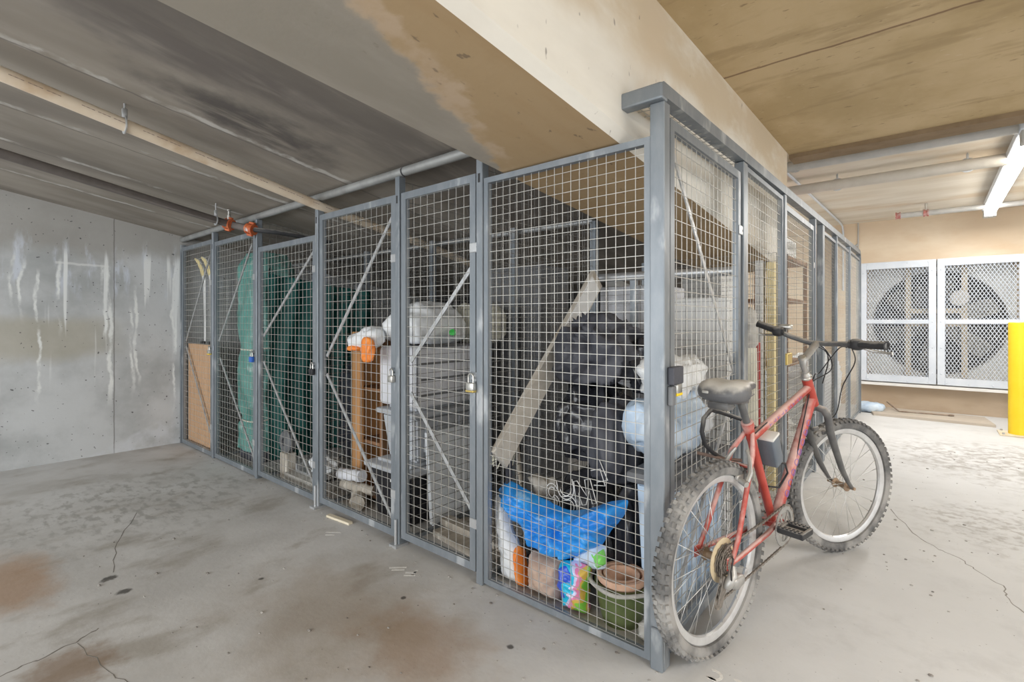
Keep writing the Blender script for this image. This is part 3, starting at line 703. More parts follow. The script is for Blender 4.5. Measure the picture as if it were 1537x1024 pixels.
for gi, (gx0, gx1) in enumerate(((-.045, .755), (.765, 1.575))):
    g = MB()
    g.rbox((gx0, 6.70, .36), (gx0 + .075, 6.735, 1.96), .003, 1).rbox((gx1 - .075, 6.70, .36), (gx1, 6.735, 1.96), .003, 1)
    xa, xb = gx0 + .075, gx1 - .075
    g.box((xa, 6.70, .36), (xb, 6.735, .45)).box((xa, 6.70, 1.87), (xb, 6.735, 1.96)).box((xa, 6.702, 1.135), (xb, 6.733, 1.19))
    g.box((gx0, 6.736, .36), (gx0 + .02, 6.80, 1.96)).box((gx1 - .02, 6.736, .36), (gx1, 6.80, 1.96)).box((gx0 + .02, 6.736, .36), (gx1 - .02, 6.80, .38)).box((gx0 + .02, 6.736, 1.94), (gx1 - .02, 6.80, 1.96))
    for zz in (.385, 1.935):
        for k in range(4): g.lathe([(.0, 0), (.009, 0), (.007, .005), (0, .006)], 8, Matrix.Translation((gx0 + .09 + .21 * k, 6.70, zz)) @ Matrix.Rotation(R(90), 4, 'X'))
    for xx in (gx0 + .037, gx1 - .037):
        for k in range(5): g.lathe([(.0, 0), (.009, 0), (.007, .005), (0, .006)], 8, Matrix.Translation((xx, 6.70, .5 + .33 * k)) @ Matrix.Rotation(R(90), 4, 'X'))
    go = g.build('guard_frame', M_alu, t)
    for (z0, z1) in ((.45, 1.135), (1.19, 1.87)):
        q = MB(); x0, x1 = gx0 + .075, gx1 - .075
        for sg in (1, -1):
            d = Vector((1, sg * 1.75)).normalized(); stp = .036
            k = -40
            while k < 60:
                p = Vector((x0 + k * stp, z0)); c = clipline(p, d, x0, x1, z0, z1); k += 1
                if c:
                    a = p + d * c[0]; b = p + d * c[1]
                    q.tube([(a.x, 6.722 + .002 * sg, a.y), (b.x, 6.722 + .002 * sg, b.y)], .0042, 4)
        q.build('guard_mesh', M_alu, go)

# bollard
t = thing('bollard', 'bright yellow steel bollard at the right edge before the fan', 'bollard', (1.40, 5.62, 0))
MB().lathe([(.088, .012), (.088, 1.15), (.08, 1.157), (0, 1.157)], 40, Matrix.Translation((1.40, 5.62, 0))).build('post', M_yellow, t, smooth=40)
MB().rbox((1.24, 5.47, 0), (1.56, 5.77, .014), .003, 1).build('base_plate', mat('chipped_base', (.62, .50, .33), (.72, .66, .55), 8, .6), t)
for x, y in ((1.27, 5.5), (1.53, 5.5), (1.27, 5.74), (1.53, 5.74)): MB().rod((x, y, .014), (x, y, .03), .012, 6).build('bolt', M_galv, t)
# plank, bar and bag on the floor before the fan wall
M_plank = mat('grey_plank', (.42, .37, .31), (.52, .46, .39), 5, .8, stretch=(.3, 3, 3), bump=.2)
mb = MB(); v = [(.02, 6.66), (1.19, 6.52), (1.25, 5.98), (.16, 5.99)]
mb.prism(v, .028)
mb.build('plank', M_plank, loc=(.6, 6.3, 0), label='flat grey wooden board lying on the floor under the fan', cat='board')
t = MB().tube([(.26, 6.60, .10), (.40, 6.28, .036), (.62, 6.31, .036), (.87, 6.34, .036)], .009, 8).lathe([(.0, -.03), (.028, -.02), (.034, 0), (.028, .02), (0, .03)], 12, Matrix.Translation((.89, 6.34, .04)) @ Matrix.Rotation(R(90), 4, 'Y') @ Matrix.Diagonal((.28, 1, 1, 1)))
t.build('bent_bar', mat('rusty_bar', (.24, .17, .12), (.36, .30, .25), 20, .6, .4), loc=(.5, 6.3, .03), smooth=40, label='bent rusty metal bar lying on the grey board', cat='bar')
M_bagw = mat('white_plastic', (.72, .74, .76), (.80, .82, .83), 8, .38, bump=.25, bscale=30)
M_bagb = mat('pale_blue_plastic', (.44, .58, .76), (.62, .71, .80), 5, .32, bump=.3, bscale=30)
MB().blob((.10, 6.27, .06), (.30, .26, .13), 3, .03, 9, .8).build('plastic_bag', M_bagb, smooth=180, loc=(.1, 6.27, 0), label='crumpled pale blue plastic bag on the floor at the far cage end', cat='bag')
MB().prism([(-2.06, -.032), (-1.85, -.012), (-1.845, -.04), (-2.055, -.06)], .012).build('wood_stick', mat('pale_wood', (.68, .60, .45), (.74, .67, .53), 8, .7), loc=(-1.95, -.03, 0), label='short pale wooden strip on the floor before the bookcase door', cat='stick')

# ------------------------------------------------------------------ bicycle
f_ = Vector((.1911, .9816, 0)); n_ = Vector((.9816, -.1911, 0)); ln = -.015
up_ = Vector((0, 0, 1)) * math.cos(ln) - n_ * math.sin(ln); nn_ = n_ * math.cos(ln) + Vector((0, 0, 1)) * math.sin(ln)
bw = Matrix((nn_, f_, up_)).transposed().to_4x4(); bw.translation = (.11, .16, 0.002)
bike = thing('bicycle', 'dusty red mountain bike with grey fork parked against the cages', 'bicycle', mw=bw)
M_fred = mat('bike_red', (.38, .045, .032), (.46, .075, .055), 10, .38, dust=(.68, .50, .46), dustamt=.75, c3=(.62, .36, .32), c3scale=7, c3amt=(.52, .70))
M_fork = mat('bike_grey', (.09, .09, .092), (.14, .137, .133), 14, .45, dust=(.45, .42, .38), dustamt=.7)
M_tyre = mat('tyre_rubber', (.10, .10, .10), (.18, .175, .17), 30, .85, c3=(.32, .31, .295), c3scale=6, c3amt=(.45, .65))
M_rim = mat('rim_alloy', (.58, .58, .58), (.68, .68, .68), 20, .35, .5)
M_spoke = mat('spoke_steel', (.62, .62, .61), rough=.35, metal=.7)
M_rust = mat('rusty_hub', (.30, .20, .13), (.42, .32, .23), 40, .6, .4)
M_alloy = mat('dusty_alloy', (.34, .33, .315), (.46, .45, .43), 16, .42, .5)
M_chain = mat('chain_steel', (.20, .18, .16), (.34, .30, .26), 60, .5, .6)
M_purple = mat('purple_decal', (.22, .17, .50), rough=.4)
def L(mb, name, m, par=bike, smooth=40, label=None): return mb.build(name, m, par, local=True, smooth=smooth, label=label)
def wheel(name, hub, delta, rimR=.275, cassette=False):
    base = Matrix.Translation(hub) @ Matrix.Rotation(-delta, 4, 'Z')
    X = base @ Matrix.Rotation(R(90), 4, 'Y')        # lathe axis -> wheel axle (local x)
    hr = .013
    rim = MB().lathe([(rimR, -hr), (rimR + .010, -hr - .001), (rimR + .014, -hr + .002), (rimR + .010, -.006), (rimR - .004, -.004), (rimR - .004, .004), (rimR + .010, .006), (rimR + .014, hr - .002), (rimR + .010, hr + .001), (rimR, hr), (rimR - .012, .009), (rimR - .016, 0), (rimR - .012, -.009)], 72, X, closed=True)
    w_ = L(rim, name, M_rim, smooth=35)
    tp = []
    for k in range(14):
        a = R(-128) + R(256) * k / 13; tp.append((rimR + .031 + .027 * math.cos(a), .026 * math.sin(a)))
    ty = MB().lathe(tp, 96, X, closed=True)
    for k in range(66):
        a = 2 * math.pi * k / 66
        for zz, rr, sw, hh in ((-.023, .047, .006, .012), (.023, .047, .006, .012), (-.009 if k % 2 else .004, .057, .006, .009), (.009 if k % 2 else -.013, .056, .005, .009)):
            m = X @ Matrix.Rotation(a + (.02 if zz > 0 else 0), 4, 'Z') @ Matrix.Translation((rimR + rr, 0, zz)) @ Matrix.Rotation(math.atan2(zz, .03), 4, 'Y')
            ty.box((-hh / 2, -.0075, -sw), (hh / 2, .0075, sw), m)
    L(ty, 'tire', M_tyre, w_, 50)
    hb = MB().lathe([(0, -.055), (.008, -.055), (.008, -.036), (.024, -.034), (.024, -.030), (.014, -.024), (.014, .024), (.024, .030), (.024, .034), (.008, .036), (.008, .055), (0, .055)], 20, X)
    L(hb, 'hub', M_rust, w_)
    for k in range(28):
        sd = 1 if k % 2 else -1; a = 2 * math.pi * k / 28; off = (1 if (k // 2) % 2 else -1) * R(58)
        p = X @ Vector((.022 * math.cos(a + off), .022 * math.sin(a + off), .031 * sd)); q = X @ Vector(((rimR - .014) * math.cos(a), (rimR - .014) * math.sin(a), .004 * sd))
        L(MB().rod(p, q, .0012, 5), 'spoke', M_spoke, w_, 180)
    return w_, X
rhub = Vector((0, .025, .339)); fhub = Vector((0, 1.255, .339)); dl = .36
rw, RX = wheel('rear_wheel', rhub, 0)
fw, FX = wheel('front_wheel', fhub, dl)
BB = Vector((0, .485, .345))
# frame
fr_ = MB()
fr_.tube([(0, .262, .765), (0, .475, .36)], .0165, 16).tube([(0, .28, .715), (0, .822, .868)], .0165, 16).tube([(0, .862, .812), (0, .502, .352)], .0205, 16)
fr_.tube([(0, .800, .912), (0, .888, .785)], .021, 16).tube([(-.036, .485, .345), (.036, .485, .345)], .023, 16)
fr_.tube([(0, .2565, .776), (0, .270, .748)], .020, 16)
for sd in (1, -1):
    fr_.tube([(sd * .014, .268, .742), (sd * .040, .215, .675), (sd * .052, .135, .52), (sd * .060, .075, .405), (sd * .062, .030, .345)], [.009, .0095, .009, .009, .008], 10)
    fr_.tube([(sd * .018, .468, .345), (sd * .034, .36, .342), (sd * .058, .10, .34), (sd * .062, .020, .339)], [.010, .010, .009, .008], 10)
    fr_.rbox((sd * .060 - .003, .0, .320), (sd * .060 + .003, .055, .362), .002, 1)
fr_.tube([(-.044, .19, .635), (.044, .19, .635)], .007, 8)
frame = L(fr_, 'frame', M_fred, smooth=50)
# purple outlined maker's letters along the down tube
de = MB(); a = Vector((0, .80, .732)); b = Vector((0, .56, .426)); d = (b - a).normalized(); sdv = Vector((.93, -.20, .12)); sdv = (sdv - d * sdv.dot(d)).normalized(); tv = d.cross(sdv)
for k in range(8):
    c = a.lerp(b, (k + .5) / 8)
    P_ = []
    for j in range(12):
        x = 2 * math.pi * j / 12; uu = .0145 * math.cos(x); vv = .011 * math.sin(x)
        P_.append(c + d * uu + (sdv * math.cos(vv / .0205) + tv * math.sin(vv / .0205)) * .0209)
    de.tube(P_, .0013, 5, closed=True)
    if k % 2: de.tube([c + sdv * .021 - d * .012, c + sdv * .021 + d * .012], .0012, 5)
a = Vector((0, .40, .749)); b = Vector((0, .72, .839)); d = (b - a).normalized(); sdv = Vector((1, 0, .2)); sdv = (sdv - d * sdv.dot(d)).normalized(); tv = d.cross(sdv)
for k in range(9):
    c = a.lerp(b, (k + .5) / 9)
    de.tube([c + (sdv * math.cos(v) + tv * math.sin(v)) * .0168 + d * (.008 if k % 2 else -.006) for v in (-.4, 0, .4)], .001, 5)
    de.tube([c + sdv * .0168 - d * .010, c + sdv * .0168 + d * .010], .001, 5)
L(de, 'lettering', M_purple, frame, 180)
# headset, fork
L(MB().lathe([(.015, 0), (.022, 0), (.024, .008), (.020, .012), (.020, .02), (.017, .026), (.016, .034)], 20, Matrix.Translation((0, .800, .912)) @ Vector((0, -.57, .82)).to_track_quat('Z', 'Y').to_matrix().to_4x4()), 'headset', M_silver)
sl = Matrix.Translation(fhub) @ Matrix.Rotation(-dl, 4, 'Z'); 
def fk(x, y, z):   # fork points: the upper end on the head tube axis, the lower end on the steered axle
    k = min(1, max(0, (.78 - z) / .3)); base = Vector((0, .895 + y, z)); o = Vector((x * math.cos(dl), -x * math.sin(dl), 0)); return base + o
fo = MB().tube([(0, .884, .79), (0, .897, .765)], .020, 14)
for sd in (1, -1):
    fo.tube([fk(sd * .012, .002, .772), fk(sd * .045, .010, .765), fk(sd * .058, .028, .735), fk(sd * .060, .055, .66), fk(sd * .060, .115, .58), fk(sd * .058, .21, .465), fk(sd * .056, .30, .385), fk(sd * .056, .36, .341)], [.016, .017, .0165, .0165, .015, .013, .010, .009], 12)
fork = L(fo, 'fork', M_fork, smooth=60)
L(MB().rod(sl @ Vector((-.072, 0, 0)), sl @ Vector((.072, 0, 0)), .008, 8), 'axle', M_rust, fork)
for sd in (1, -1):
    p = fk(sd * .058, .045, .655)
    L(MB().tube([p, p + Vector((-.0 * sd, .02, .03)), p + Vector((-sd * .02, .028, .07))], [.010, .009, .006], 8).rbox(p + Vector((-sd * .026 - .006, .0, -.01)), p + Vector((-sd * .026 + .006, .055, .008)), .003, 1), 'brake_arm', M_fork, fork)
# stem and bar
st = MB().tube([(0, .792, .935), (0, .765, .970), (0, .757, .990), (0, .785, 1.005), (0, .905, 1.063)], [.0125, .0135, .016, .0155, .0155], 14)
sm = L(st, 'stem', M_alloy, smooth=60)
L(MB().lathe([(0, 0), (.016, 0), (.016, .012), (.010, .016), (0, .016)], 12, Matrix.Translation((0, .750, 1.0)) @ Vector((0, -.57, .82)).to_track_quat('Z', 'Y').to_matrix().to_4x4()), 'bolt_cap', M_silver, sm)
bar_p = [(.300, .776, 1.074), (.20, .812, 1.073), (.12, .868, 1.069), (.03, .908, 1.065), (-.03, .912, 1.066), (-.11, .902, 1.092), (-.18, .897, 1.122), (-.262, .895, 1.152)]
hb = L(MB().tube(bar_p, .0115, 14), 'handlebar', M_fork, smooth=60)
def lerp_bar(i, j, k): return Vector(bar_p[i]).lerp(Vector(bar_p[j]), k)
for nm, A_, B_ in (('grip', lerp_bar(0, 1, 0), lerp_bar(1, 2, .05)), ('grip', lerp_bar(7, 6, 0), lerp_bar(7, 6, 1.15))):
    g = MB(); K = 16; P_ = [A_.lerp(B_, k / K) for k in range(K + 1)]
    g.tube(P_, [.0175 if k % 2 else .0160 for k in range(K + 1)], 14); g.tube([A_, A_ + (B_ - A_).normalized() * .004], .0185, 14)
    L(g, nm, M_black, hb, 50)
for C_, dr, sgn in ((lerp_bar(1, 2, .18), Vector((.95, -.20, -.06)), 1), (lerp_bar(6, 5, .2), Vector((-.9, .1, .05)), -1)):
    L(MB().blob(C_, (.05, .05, .05), 2, .002, 20, .6, n=2, flat=False).tube([C_, C_ + Vector((-sgn * .03, .0, .0))], .019, 12), 'shifter', M_black, hb)
    p0 = C_ + Vector((0, .03, -.012)); L(MB().tube([C_, p0, p0 + dr * .05 + Vector((0, .015, -.012)), p0 + dr * .11 + Vector((0, .012, -.014)), p0 + dr * .125 + Vector((0, .012, -.012))], [.008, .007, .0055, .005, .008], 8), 'brake_lever', M_silver, hb)
L(MB().rbox((-.175, .905, 1.125), (-.115, .95, 1.150), .010, 3), 'bell', M_silver, hb, label='round silver bell')
for i, P_ in enumerate([[(.13, .885, 1.055), (.06, 1.0, 1.04), (-.0, .96, .93), (.0, .86, .88), (.02, .60, .47)], [(.15, .88, 1.05), (.12, 1.02, .98), (.06, 1.06, .86), (.05, 1.02, .74), (.03, .955, .70)], [(-.13, .91, 1.09), (-.02, 1.02, 1.05), (.04, .98, .95), (.0, .84, .885), (0, .5, .785), (.02, .27, .74)], [(-.12, .91, 1.085), (.0, 1.03, 1.02), (.02, .93, .88)]]):
    pts = [Vector(p) for p in P_]; Q = []
    for k in range(len(pts) - 1):
        p0, p1, p2, p3 = pts[max(k - 1, 0)], pts[k], pts[k + 1], pts[min(k + 2, len(pts) - 1)]
        for j in range(8):
            u = j / 8; Q.append(.5 * ((2 * p1) + (p2 - p0) * u + (2 * p0 - 5 * p1 + 4 * p2 - p3) * u * u + (3 * p1 - p0 - 3 * p2 + p3) * u ** 3))
    Q.append(pts[-1]); L(MB().tube(Q, .0026, 6), 'cable', M_blackp, smooth=180)
# seat post and saddle
L(MB().tube([(0, .262, .765), (0, .196, .872)], .0135, 14).rbox((-.022, .165, .862), (.022, .225, .885), .006, 2).tube([(-.02, .10, .882), (-.02, .19, .878), (-.02, .26, .893)], .0035, 6).tube([(.02, .10, .882), (.02, .19, .878), (.02, .26, .893)], .0035, 6), 'seat_post', M_fork, smooth=50)
L(MB().lathe([(.0165, 0), (.0225, 0), (.0225, .022), (.0165, .024)], 18, Matrix.Translation((0, .252, .783)) @ Vector((0, -.525, .85)).to_track_quat('Z', 'Y').to_matrix().to_4x4() @ Matrix.Translation((0, 0, -.02))), 'seat_clamp', M_fred)
sa = MB(); secs = []
for k in range(15):
    u = k / 14; s_ = .022 + .265 * u
    hw = .088 * (1 - .93 * max(0, (u - .12) / .5) ** 1.4 * (1 if u < .62 else 0)) if u < .62 else 0
    hw = [.060, .082, .090, .091, .088, .081, .071, .060, .050, .042, .036, .032, .029, .025, .014][k]
    top = [.925, .948, .958, .962, .962, .960, .956, .953, .951, .950, .949, .947, .944, .938, .925][k] ; bot = [.895, .882, .876, .875, .876, .880, .886, .892, .897, .901, .904, .906, .908, .910, .915][k]
    rr = []
    for j in range(20):
        a = 2 * math.pi * j / 20; cx_, cz_ = math.cos(a), math.sin(a)
        x = hw * math.copysign(abs(cx_) ** .7, cx_); z = (top + bot) / 2 + (top - bot) / 2 * math.copysign(abs(cz_) ** .75, cz_)
        if cz_ > 0 and k < 9: z -= .012 * math.exp(-(x / .018) ** 2)
        rr.append(sa.bm.verts.new((x, s_, z)))
    secs.append(rr)
for k in range(14):
    for j in range(20): sa.bm.faces.new((secs[k][j], secs[k][(j + 1) % 20], secs[k + 1][(j + 1) % 20], secs[k + 1][j]))
sa.bm.faces.new(secs[0][::-1]); sa.bm.faces.new(secs[-1])
M_sad = mat('saddle_vinyl', (.085, .088, .095), (.12, .12, .125), 12, .45, dust=(.55, .53, .49), dustamt=.95)
sad = L(sa, 'saddle', M_sad, smooth=180)
L(MB().rbox((-.052, .018, .910), (-.028, .036, .920), .003, 2), 'badge', M_gpipe, sad)
L(MB().rbox((-.05, .05, .852), (.03, .10, .880), .008, 2), 'spring_block', M_fork, sad)
# drive train
ca = MB()
for k in range(7):
    r = .056 - .0052 * k; n = 14 + 0 * k; pr_ = []
    for j in range(n * 4):
        rr = r + (.0026 if j % 4 in (1, 2) else -.001); a = 2 * math.pi * j / (n * 4); pr_.append((rr * math.cos(a), rr * math.sin(a)))
    ca.prism(pr_, .0022, RX @ Matrix.Translation((0, 0, .034 + .0048 * k)))
L(ca, 'cassette', M_chain, rw, 30)
L(MB().lathe([(.018, .030), (.076, .028), (.076, .0305), (.018, .0325)], 40, RX, closed=True), 'spoke_guard', mat('tan_plastic', (.56, .44, .27), (.62, .52, .36), 8, .5), rw, 40)
cr = MB(); X0 = Matrix.Translation(BB) @ Matrix.Rotation(R(90), 4, 'Y'); n = 40; o_ = []
for r0, r1, z0 in ((.062, .080, .044), (.050, .066, .038)):
    ring = []
    for z in (z0, z0 + .003):
        a_ = [cr.bm.verts.new(X0 @ Vector(((r1 + (.003 if j % 2 else -.001)) * math.cos(2 * math.pi * j / 80), (r1 + (.003 if j % 2 else -.001)) * math.sin(2 * math.pi * j / 80), z))) for j in range(80)]
        b_ = [cr.bm.verts.new(X0 @ Vector((r0 * math.cos(2 * math.pi * j / 80), r0 * math.sin(2 * math.pi * j / 80), z))) for j in range(80)]
        ring.append((a_, b_))
    for j in range(80):
        k = (j + 1) % 80; (a0, b0), (a1, b1) = ring
        cr.bm.faces.new((a0[j], a0[k], b0[k], b0[j])); cr.bm.faces.new((a1[j], b1[j], b1[k], a1[k])); cr.bm.faces.new((a0[j], a1[j], a1[k], a0[k])); cr.bm.faces.new((b0[j], b0[k], b1[k], b1[j]))
for k in range(5): cr.bar(X0 @ Vector((.012, 0, .042)), X0 @ Vector((.070 * math.cos(R(72 * k)), .070 * math.sin(R(72 * k)), .042)), .010, .004, (1, 0, 0))
ck = L(cr, 'chainring', M_alloy, smooth=30)
for sd, v in ((1, Vector((0, -.155, .055))), (-1, Vector((0, .155, -.055)))):
    e = BB + v + Vector((sd * .088, 0, 0))
    o = L(MB().tube([BB + Vector((sd * .040, 0, 0)), BB + Vector((sd * .072, 0, 0))], .016, 12).bar(BB + Vector((sd * .070, 0, 0)), e, .022, .012, (1, 0, 0)), 'crank_arm', M_alloy, ck, 40)
    c = e + Vector((sd * .055, 0, 0)); pd = MB().rod(e, e + Vector((sd * .10, 0, 0)), .008, 8)
    pd.rbox(c + Vector((-.045, -.045, -.012)), c + Vector((.045, -.028, .012)), .004, 1).rbox(c + Vector((-.045, .028, -.012)), c + Vector((.045, .045, .012)), .004, 1)
    pd.rbox(c + Vector((-.045, -.045, -.010)), c + Vector((-.032, .045, .010)), .003, 1).rbox(c + Vector((.034, -.045, -.012)), c + Vector((.047, .045, .012)), .003, 1)
    for k in range(6): pd.box(c + Vector((-.04 + .014 * k, -.047, .010)), c + Vector((-.034 + .014 * k, -.030, .016))).box(c + Vector((-.04 + .014 * k, .030, .010)), c + Vector((-.034 + .014 * k, .047, .016)))
    L(pd, 'pedal', M_black, ck, 40)
ch = MB(); cp = [(.048, .025, .392), (.048, .30, .41), (.045, .485, .428)]
lower = [(.052, -.045, .222), (.048, .2, .240), (.045, .47, .264)]
arcf = [(.045, .485 + .083 * math.cos(R(90 - 30 * k)), .345 + .083 * math.sin(R(90 - 30 * k))) for k in range(1, 6)]
for path in (cp + arcf + lower[::-1] + [(.052, -.02, .30), (.048, -.022, .345), (.048, .0, .380), cp[0]],):
    pts = [Vector(p) for p in path]
    for a, b in zip(pts[:-1], pts[1:]):
        k = max(1, int((b - a).length / .0127))
        for j in range(k):
            p = a.lerp(b, j / k); q = a.lerp(b, (j + 1) / k); e = .003 if j % 2 else .0015
            ch.bar(p + Vector((e, 0, 0)), q + Vector((e, 0, 0)), .008, .0012, (1, 0, 0)).bar(p - Vector((e, 0, 0)), q - Vector((e, 0, 0)), .008, .0012, (1, 0, 0))
L(ch, 'chain', M_chain, smooth=30)
dr = MB().tube([(.066, .025, .330), (.076, .01, .305), (.074, -.01, .285), (.066, -.01, .270)], [.012, .016, .016, .012], 12).blob((.080, .03, .285), (.035, .075, .045), 5, .004, 20, .7, n=3, flat=False)
dr = L(dr, 'derailleur', M_alloy, smooth=60)
L(MB().bar((.060, -.002, .30), (.060, -.045, .215), .032, .003, (1, 0, 0)).bar((.048, -.002, .30), (.048, -.045, .215), .028, .003, (1, 0, 0)).lathe([(.0, -.004), (.020, -.004), (.020, .004), (0, .004)], 14, Matrix.Translation((.054, -.008, .285)) @ Matrix.Rotation(R(90), 4, 'Y')).lathe([(.0, -.004), (.020, -.004), (.020, .004), (0, .004)], 14, Matrix.Translation((.054, -.042, .222)) @ Matrix.Rotation(R(90), 4, 'Y')), 'pulley_cage', M_chain, dr)
L(MB().tube([(.062, .03, .36), (.082, .0, .37), (.09, -.03, .34), (.082, -.01, .30)], .003, 6), 'cable_loop', M_blackp, dr)
for sd in (1, -1):
    L(MB().tube([(sd * .050, .155, .59), (sd * .052, .175, .62), (sd * .035, .20, .665), (sd * .02, .21, .69)], [.009, .010, .007, .005], 8).tube([(sd * .058, .135, .585), (sd * .03, .145, .592)], .011, 10).rbox((sd * .022 - .006, .13, .592), (sd * .022 + .006, .175, .61), .003, 1), 'brake_arm', M_alloy)
L(MB().tube([(-.16, .175, .645), (-.05, .20, .64), (.0, .215, .645)], .0065, 8), 'stay_bar', mat('brown_rod', (.22, .15, .12), rough=.5))
# lock carried on the bike: dark case on the seat tube and the shackle loop
m = Matrix.Translation((.028, .385, .665)) @ Matrix.Rotation(R(22), 4, 'X')
lk = L(MB().rbox((-.033, -.030, -.062), (.033, .030, .058), .008, 2, m), 'lock_case', mat('lock_blue_grey', (.11, .13, .155), (.15, .17, .19), 9, .45), smooth=50)
L(MB().rbox((-.034, -.031, .056), (.034, .031, .068), .004, 2, m), 'lock_cap', mat('pale_cap', (.66, .65, .62), rough=.5), lk)
P_ = [(.0, .375, .725), (-.05, .36, .765), (-.10, .25, .805), (-.10, .17, .825), (-.098, .115, .80), (-.096, .10, .75), (-.094, .12, .70), (-.09, .17, .662), (-.088, .30, .60), (-.06, .38, .57)]
L(MB().tube(P_, .0085, 10), 'lock_shackle', M_black, lk, 60)
P_ = [(.03, .40, .61), (.05, .47, .60), (.04, .52, .55), (.02, .49, .49), (.0, .44, .50)]
L(MB().tube(P_, .004, 8), 'lock_cable', M_blackp, lk, 60)

# ------------------------------------------------------------------ things stored in the cages
M_tan = mat('tan_cardboard', (.56, .34, .19), (.63, .40, .24), 3, .75, stretch=(1, 1, .2))
M_wood = mat('orange_wood', (.52, .26, .10), (.62, .34, .15), 4, .55, stretch=(4, 4, .4))
M_wdark = mat('brown_wood', (.20, .10, .045), (.27, .14, .07), 4, .6, stretch=(4, 4, .4))
M_gwood = mat('weathered_wood', (.36, .32, .27), (.50, .45, .38), 6, .8, stretch=(4, .5, .5), c3=(.66, .62, .55), c3scale=8, c3amt=(.55, .68), bump=.25)
M_blk = mat('black_bag_plastic', (.018, .019, .026), (.045, .047, .058), 5, .26, bump=.35, bscale=16, spec=.6)
M_tarp = mat('pale_green_tarp', (.07, .24, .21), (.15, .34, .30), 5, .35, bump=.5, bscale=18, c3=(.34, .50, .47), c3scale=7, c3amt=(.6, .72))
M_dgreen = mat('dark_green_tarp', (.015, .12, .11), (.03, .19, .17), 7, .5, bump=.3, bscale=20)
M_grey = mat('grey_tub', (.40, .42, .45), (.47, .49, .52), 5, .5)
M_gfab = mat('pale_grey_fabric', (.60, .61, .65), (.70, .71, .75), 9, .8, bump=.3, bscale=40)
M_cream = mat('cream_fabric', (.62, .60, .50), (.70, .68, .58), 8, .85, bump=.25, bscale=40)
M_foil = mat('foil_board', (.76, .80, .84), (.84, .86, .88), 14, .4, 0, bump=.3, bscale=30)
M_orange = mat('orange_print', (.80, .20, .03), (.86, .28, .05), 12, .4)
M_blue = mat('blue_sack', (.015, .20, .66), (.04, .34, .80), 6, .28, bump=.35, bscale=22, c3=(.35, .62, .92), c3scale=11, c3amt=(.60, .74))
M_tansack = mat('tan_paper_sack', (.44, .31, .24), (.54, .41, .33), 9, .7, bump=.35, bscale=30)
M_terra = mat('terracotta', (.56, .33, .22), (.66, .46, .35), 10, .75)
M_gpot = mat('green_glazed_pot', (.085, .11, .04), (.13, .16, .065), 9, .3)
M_rubble = mat('rubble', (.35, .33, .30), (.52, .50, .46), 9, .9, bump=.5, bscale=20)
M_white = mat('dusty_white', (.70, .70, .69), (.78, .78, .77), 5, .6)
M_ylw = mat('pale_yellow_board', (.72, .58, .26), (.80, .67, .36), 4, .6, stretch=(3, 3, .3))
M_red = mat('dark_red_pole', (.32, .03, .025), rough=.5)

def single(mb, name, m, loc, label, cat, group=None, smooth=None):
    return mb.build(name, m, loc=loc, label=label, cat=cat, group=group, smooth=smooth)

# cage by the left wall: tan ribbed panel and a pair of skis
mb = MB()
for k in range(20):
    x = -4.74 + k * .0325; mb.box((x, .03, .03), (x + .030, .05, .955))
mb.box((-4.745, .048, .03), (-4.085, .055, .955))
single(mb, 'ribbed_panel', M_tan, (-4.4, .04, .03), 'tan ribbed panel standing in the lower half of the leftmost cage', 'panel')
for x, y, lb in ((-4.60, .12, 'ski with yellow tip leaning in the leftmost cage, the left one of the pair'), (-4.43, .12, 'ski with yellow tip leaning in the leftmost cage, the right one of the pair')):
    t = thing('ski', lb, 'ski', (x, y, .0), group='pair of skis')
    pts = [(x + .05, y, .01), (x + .035, y, .5), (x + .012, y, 1.2), (x, y, 1.55), (x - .02, y - .01, 1.66), (x - .05, y - .03, 1.735), (x - .075, y - .05, 1.765)]
    MB().tube(pts, [.036, .030, .028, .033, .036, .03, .012], 10, flat=(.22, 1)).build('ski_body', M_white, t, smooth=60)
    MB().tube([(x - .010, y - .009, 1.60), (x - .022, y - .018, 1.665), (x - .05, y - .038, 1.735), (x - .075, y - .058, 1.765)], [.034, .036, .028, .012], 10, flat=(.2, 1)).build('tip', M_ylw, t, smooth=60)
    MB().rbox((x - .01, y - .03, .75), (x + .05, y - .006, .98), .006, 2).build('binding', M_blackp, t)
# pale green tarp bundle
mb = MB()
def tarp(u, v):
    a = 2 * math.pi * u; z = .10 + 1.64 * v; q = Vector((math.cos(a) * 1.5, math.sin(a) * 1.5, z * 2.0))
    r = 1 + .12 * (1 - 2 * abs(noise.noise(q * 1.6))) + .05 * noise.noise(q * 5)
    rr = r * (.94 if v < .93 else .94 - (v - .93) * 4) * (1 - .12 * math.exp(-((z - .95) / .06) ** 2)) * (1 - .16 * math.exp(-((z - .36) / .05) ** 2))
    return Vector((-3.66 + .20 * rr * math.copysign(abs(math.cos(a)) ** .6, math.cos(a)), .29 + .19 * rr * math.copysign(abs(math.sin(a)) ** .6, math.sin(a)), z))
mb.quadgrid(tarp, 72, 90)
t = thing('tarp_bundle', 'tall bundle wrapped in pale green tarp, tied with cord, in the second cage', 'bundle', (-3.66, .29, 0))
mb.build('tarp', M_tarp, t, smooth=180)
for z in (.36, .95): MB().tube([(-3.66 + .185 * math.copysign(abs(math.cos(a)) ** .6, math.cos(a)), .29 + .175 * math.copysign(abs(math.sin(a)) ** .6, math.sin(a)), z + .02 * math.sin(a)) for a in [2 * math.pi * k / 36 for k in range(36)]], .006, 6, closed=True).build('cord', M_cream, t)
MB().rbox((-3.82, .14, 0), (-3.50, .44, .11), .01, 2).build('base_block', M_blk2, t)
